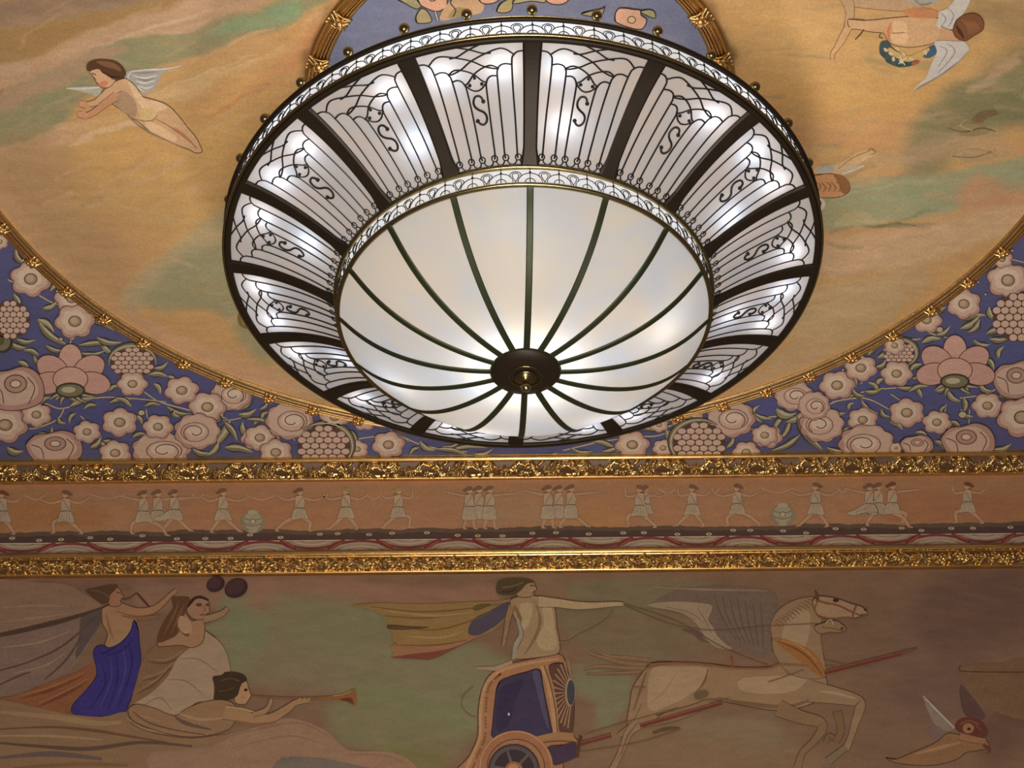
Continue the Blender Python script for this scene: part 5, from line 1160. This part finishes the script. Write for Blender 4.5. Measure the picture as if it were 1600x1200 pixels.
p.outlined([(798, 936), (820, 930), (842, 932), (862, 940), (868, 956), (870, 980), (874, 1000), (873, 1020), (850, 1026), (812, 1030), (800, 1026), (808, 1000), (812, 980), (802, 962)], CS, WI, 1.3).poly([(848, 946), (862, 950), (866, 980), (870, 1010), (850, 1016), (838, 1000), (850, 976)], CSL).poly([(812, 946), (832, 944), (828, 970), (816, 984)], CSL)
p.stroke([(838, 944), (844, 970), (836, 996), (820, 1022)], [1, 5, 5, 2], (142, 110, 76)).stroke([(804, 946), (812, 966), (810, 984)], [2, 7, 2], (140, 104, 70))
p.stroke([(808, 966), (815, 990), (806, 1008), (802, 1030)], [4, 8, 7, 4], (158, 154, 130)).stroke([(812, 972), (818, 992), (808, 1014)], 1.4, (120, 106, 86))
p.limb([(842, 940), (870, 942), (900, 946), (930, 946), (958, 944), (974, 944)], [17, 13, 12, 9, 7, 5], CSL, WI).limb([(874, 1004), (890, 1002), (906, 992), (930, 980), (950, 966), (958, 952)], [3, 2, 2, 2, 2, 1], (134, 114, 78))
p.limb([(800, 946), (794, 966), (790, 990), (786, 1010)], [10, 8, 6, 5], (160, 120, 82), WI)
p.outlined([(814, 912), (826, 906), (834, 909), (836, 915), (839, 921), (834, 924), (835, 929), (826, 933), (812, 933), (806, 926)], CS, WI, 1.2).stroke([(828, 915), (834, 915)], 1.8, (80, 56, 38)).stroke([(830, 927), (836, 926)], 1.8, (140, 76, 56))
p.poly([(776, 926), (777, 910), (790, 904), (808, 903), (824, 904), (834, 910), (824, 912), (816, 920), (806, 928), (790, 930)], (90, 72, 48)).stroke([(784, 918), (800, 916), (818, 910)], 2, (124, 102, 66)).stroke([(784, 925), (798, 924), (808, 918)], 1.6, (62, 46, 34))
tag(p.build('painted_charioteer', M_WALL, wall_m), 'charioteer with a billowing ochre cape')
p = PM(4)    # putto
p.poly([(1500, 1042), (1560, 1036), (1620, 1034), (1620, 1120), (1570, 1118), (1520, 1090), (1504, 1064)], (132, 98, 68)).stroke([(1501, 1040), (1501, 1048), (1540, 1050), (1620, 1050)], [2, 2, 2, 2], (98, 68, 44))
p.poly([(1500, 1070), (1520, 1090), (1540, 1120), (1520, 1124), (1504, 1110)], (104, 74, 68))
p.poly([(1442, 1087), (1450, 1096), (1466, 1112), (1480, 1126), (1492, 1138), (1478, 1142), (1464, 1136), (1450, 1112)], (146, 126, 108)).stroke([(1442, 1087), (1462, 1108), (1492, 1138)], [1, 3, 2], (188, 172, 152)).poly([(1450, 1138), (1466, 1134), (1474, 1144), (1466, 1156), (1454, 1150)], (134, 104, 100))
p.outlined([(1384, 1184), (1400, 1186), (1430, 1174), (1462, 1160), (1480, 1146), (1500, 1148), (1530, 1152), (1544, 1160), (1540, 1170), (1510, 1176), (1496, 1186), (1470, 1194), (1440, 1196), (1400, 1192)], (150, 108, 68), WI, 1.4).stroke([(1430, 1178), (1470, 1168), (1500, 1160)], [2, 6, 2], (172, 128, 84))
p.limb([(1500, 1150), (1524, 1156), (1540, 1158)], [12, 10, 8], (160, 112, 76), WI).stroke([(1536, 1164), (1546, 1170), (1544, 1176)], [5, 5, 3], (112, 62, 50))
p.poly([(1492, 1138), (1496, 1126), (1510, 1121), (1530, 1124), (1541, 1136), (1542, 1150), (1524, 1150), (1504, 1146)], (112, 58, 44)).ell(1513, 1138, 9, 8, (164, 116, 80)).ell(1514, 1139, 2.6, 2.4, (66, 36, 28)).stroke([(1500, 1132), (1514, 1126), (1530, 1132)], 2, (142, 84, 62)).stroke([(1524, 1132), (1534, 1142)], 2.4, (140, 80, 60))
tag(p.build('painted_cherub', M_WALL, wall_m), 'small winged cherub at the right edge')
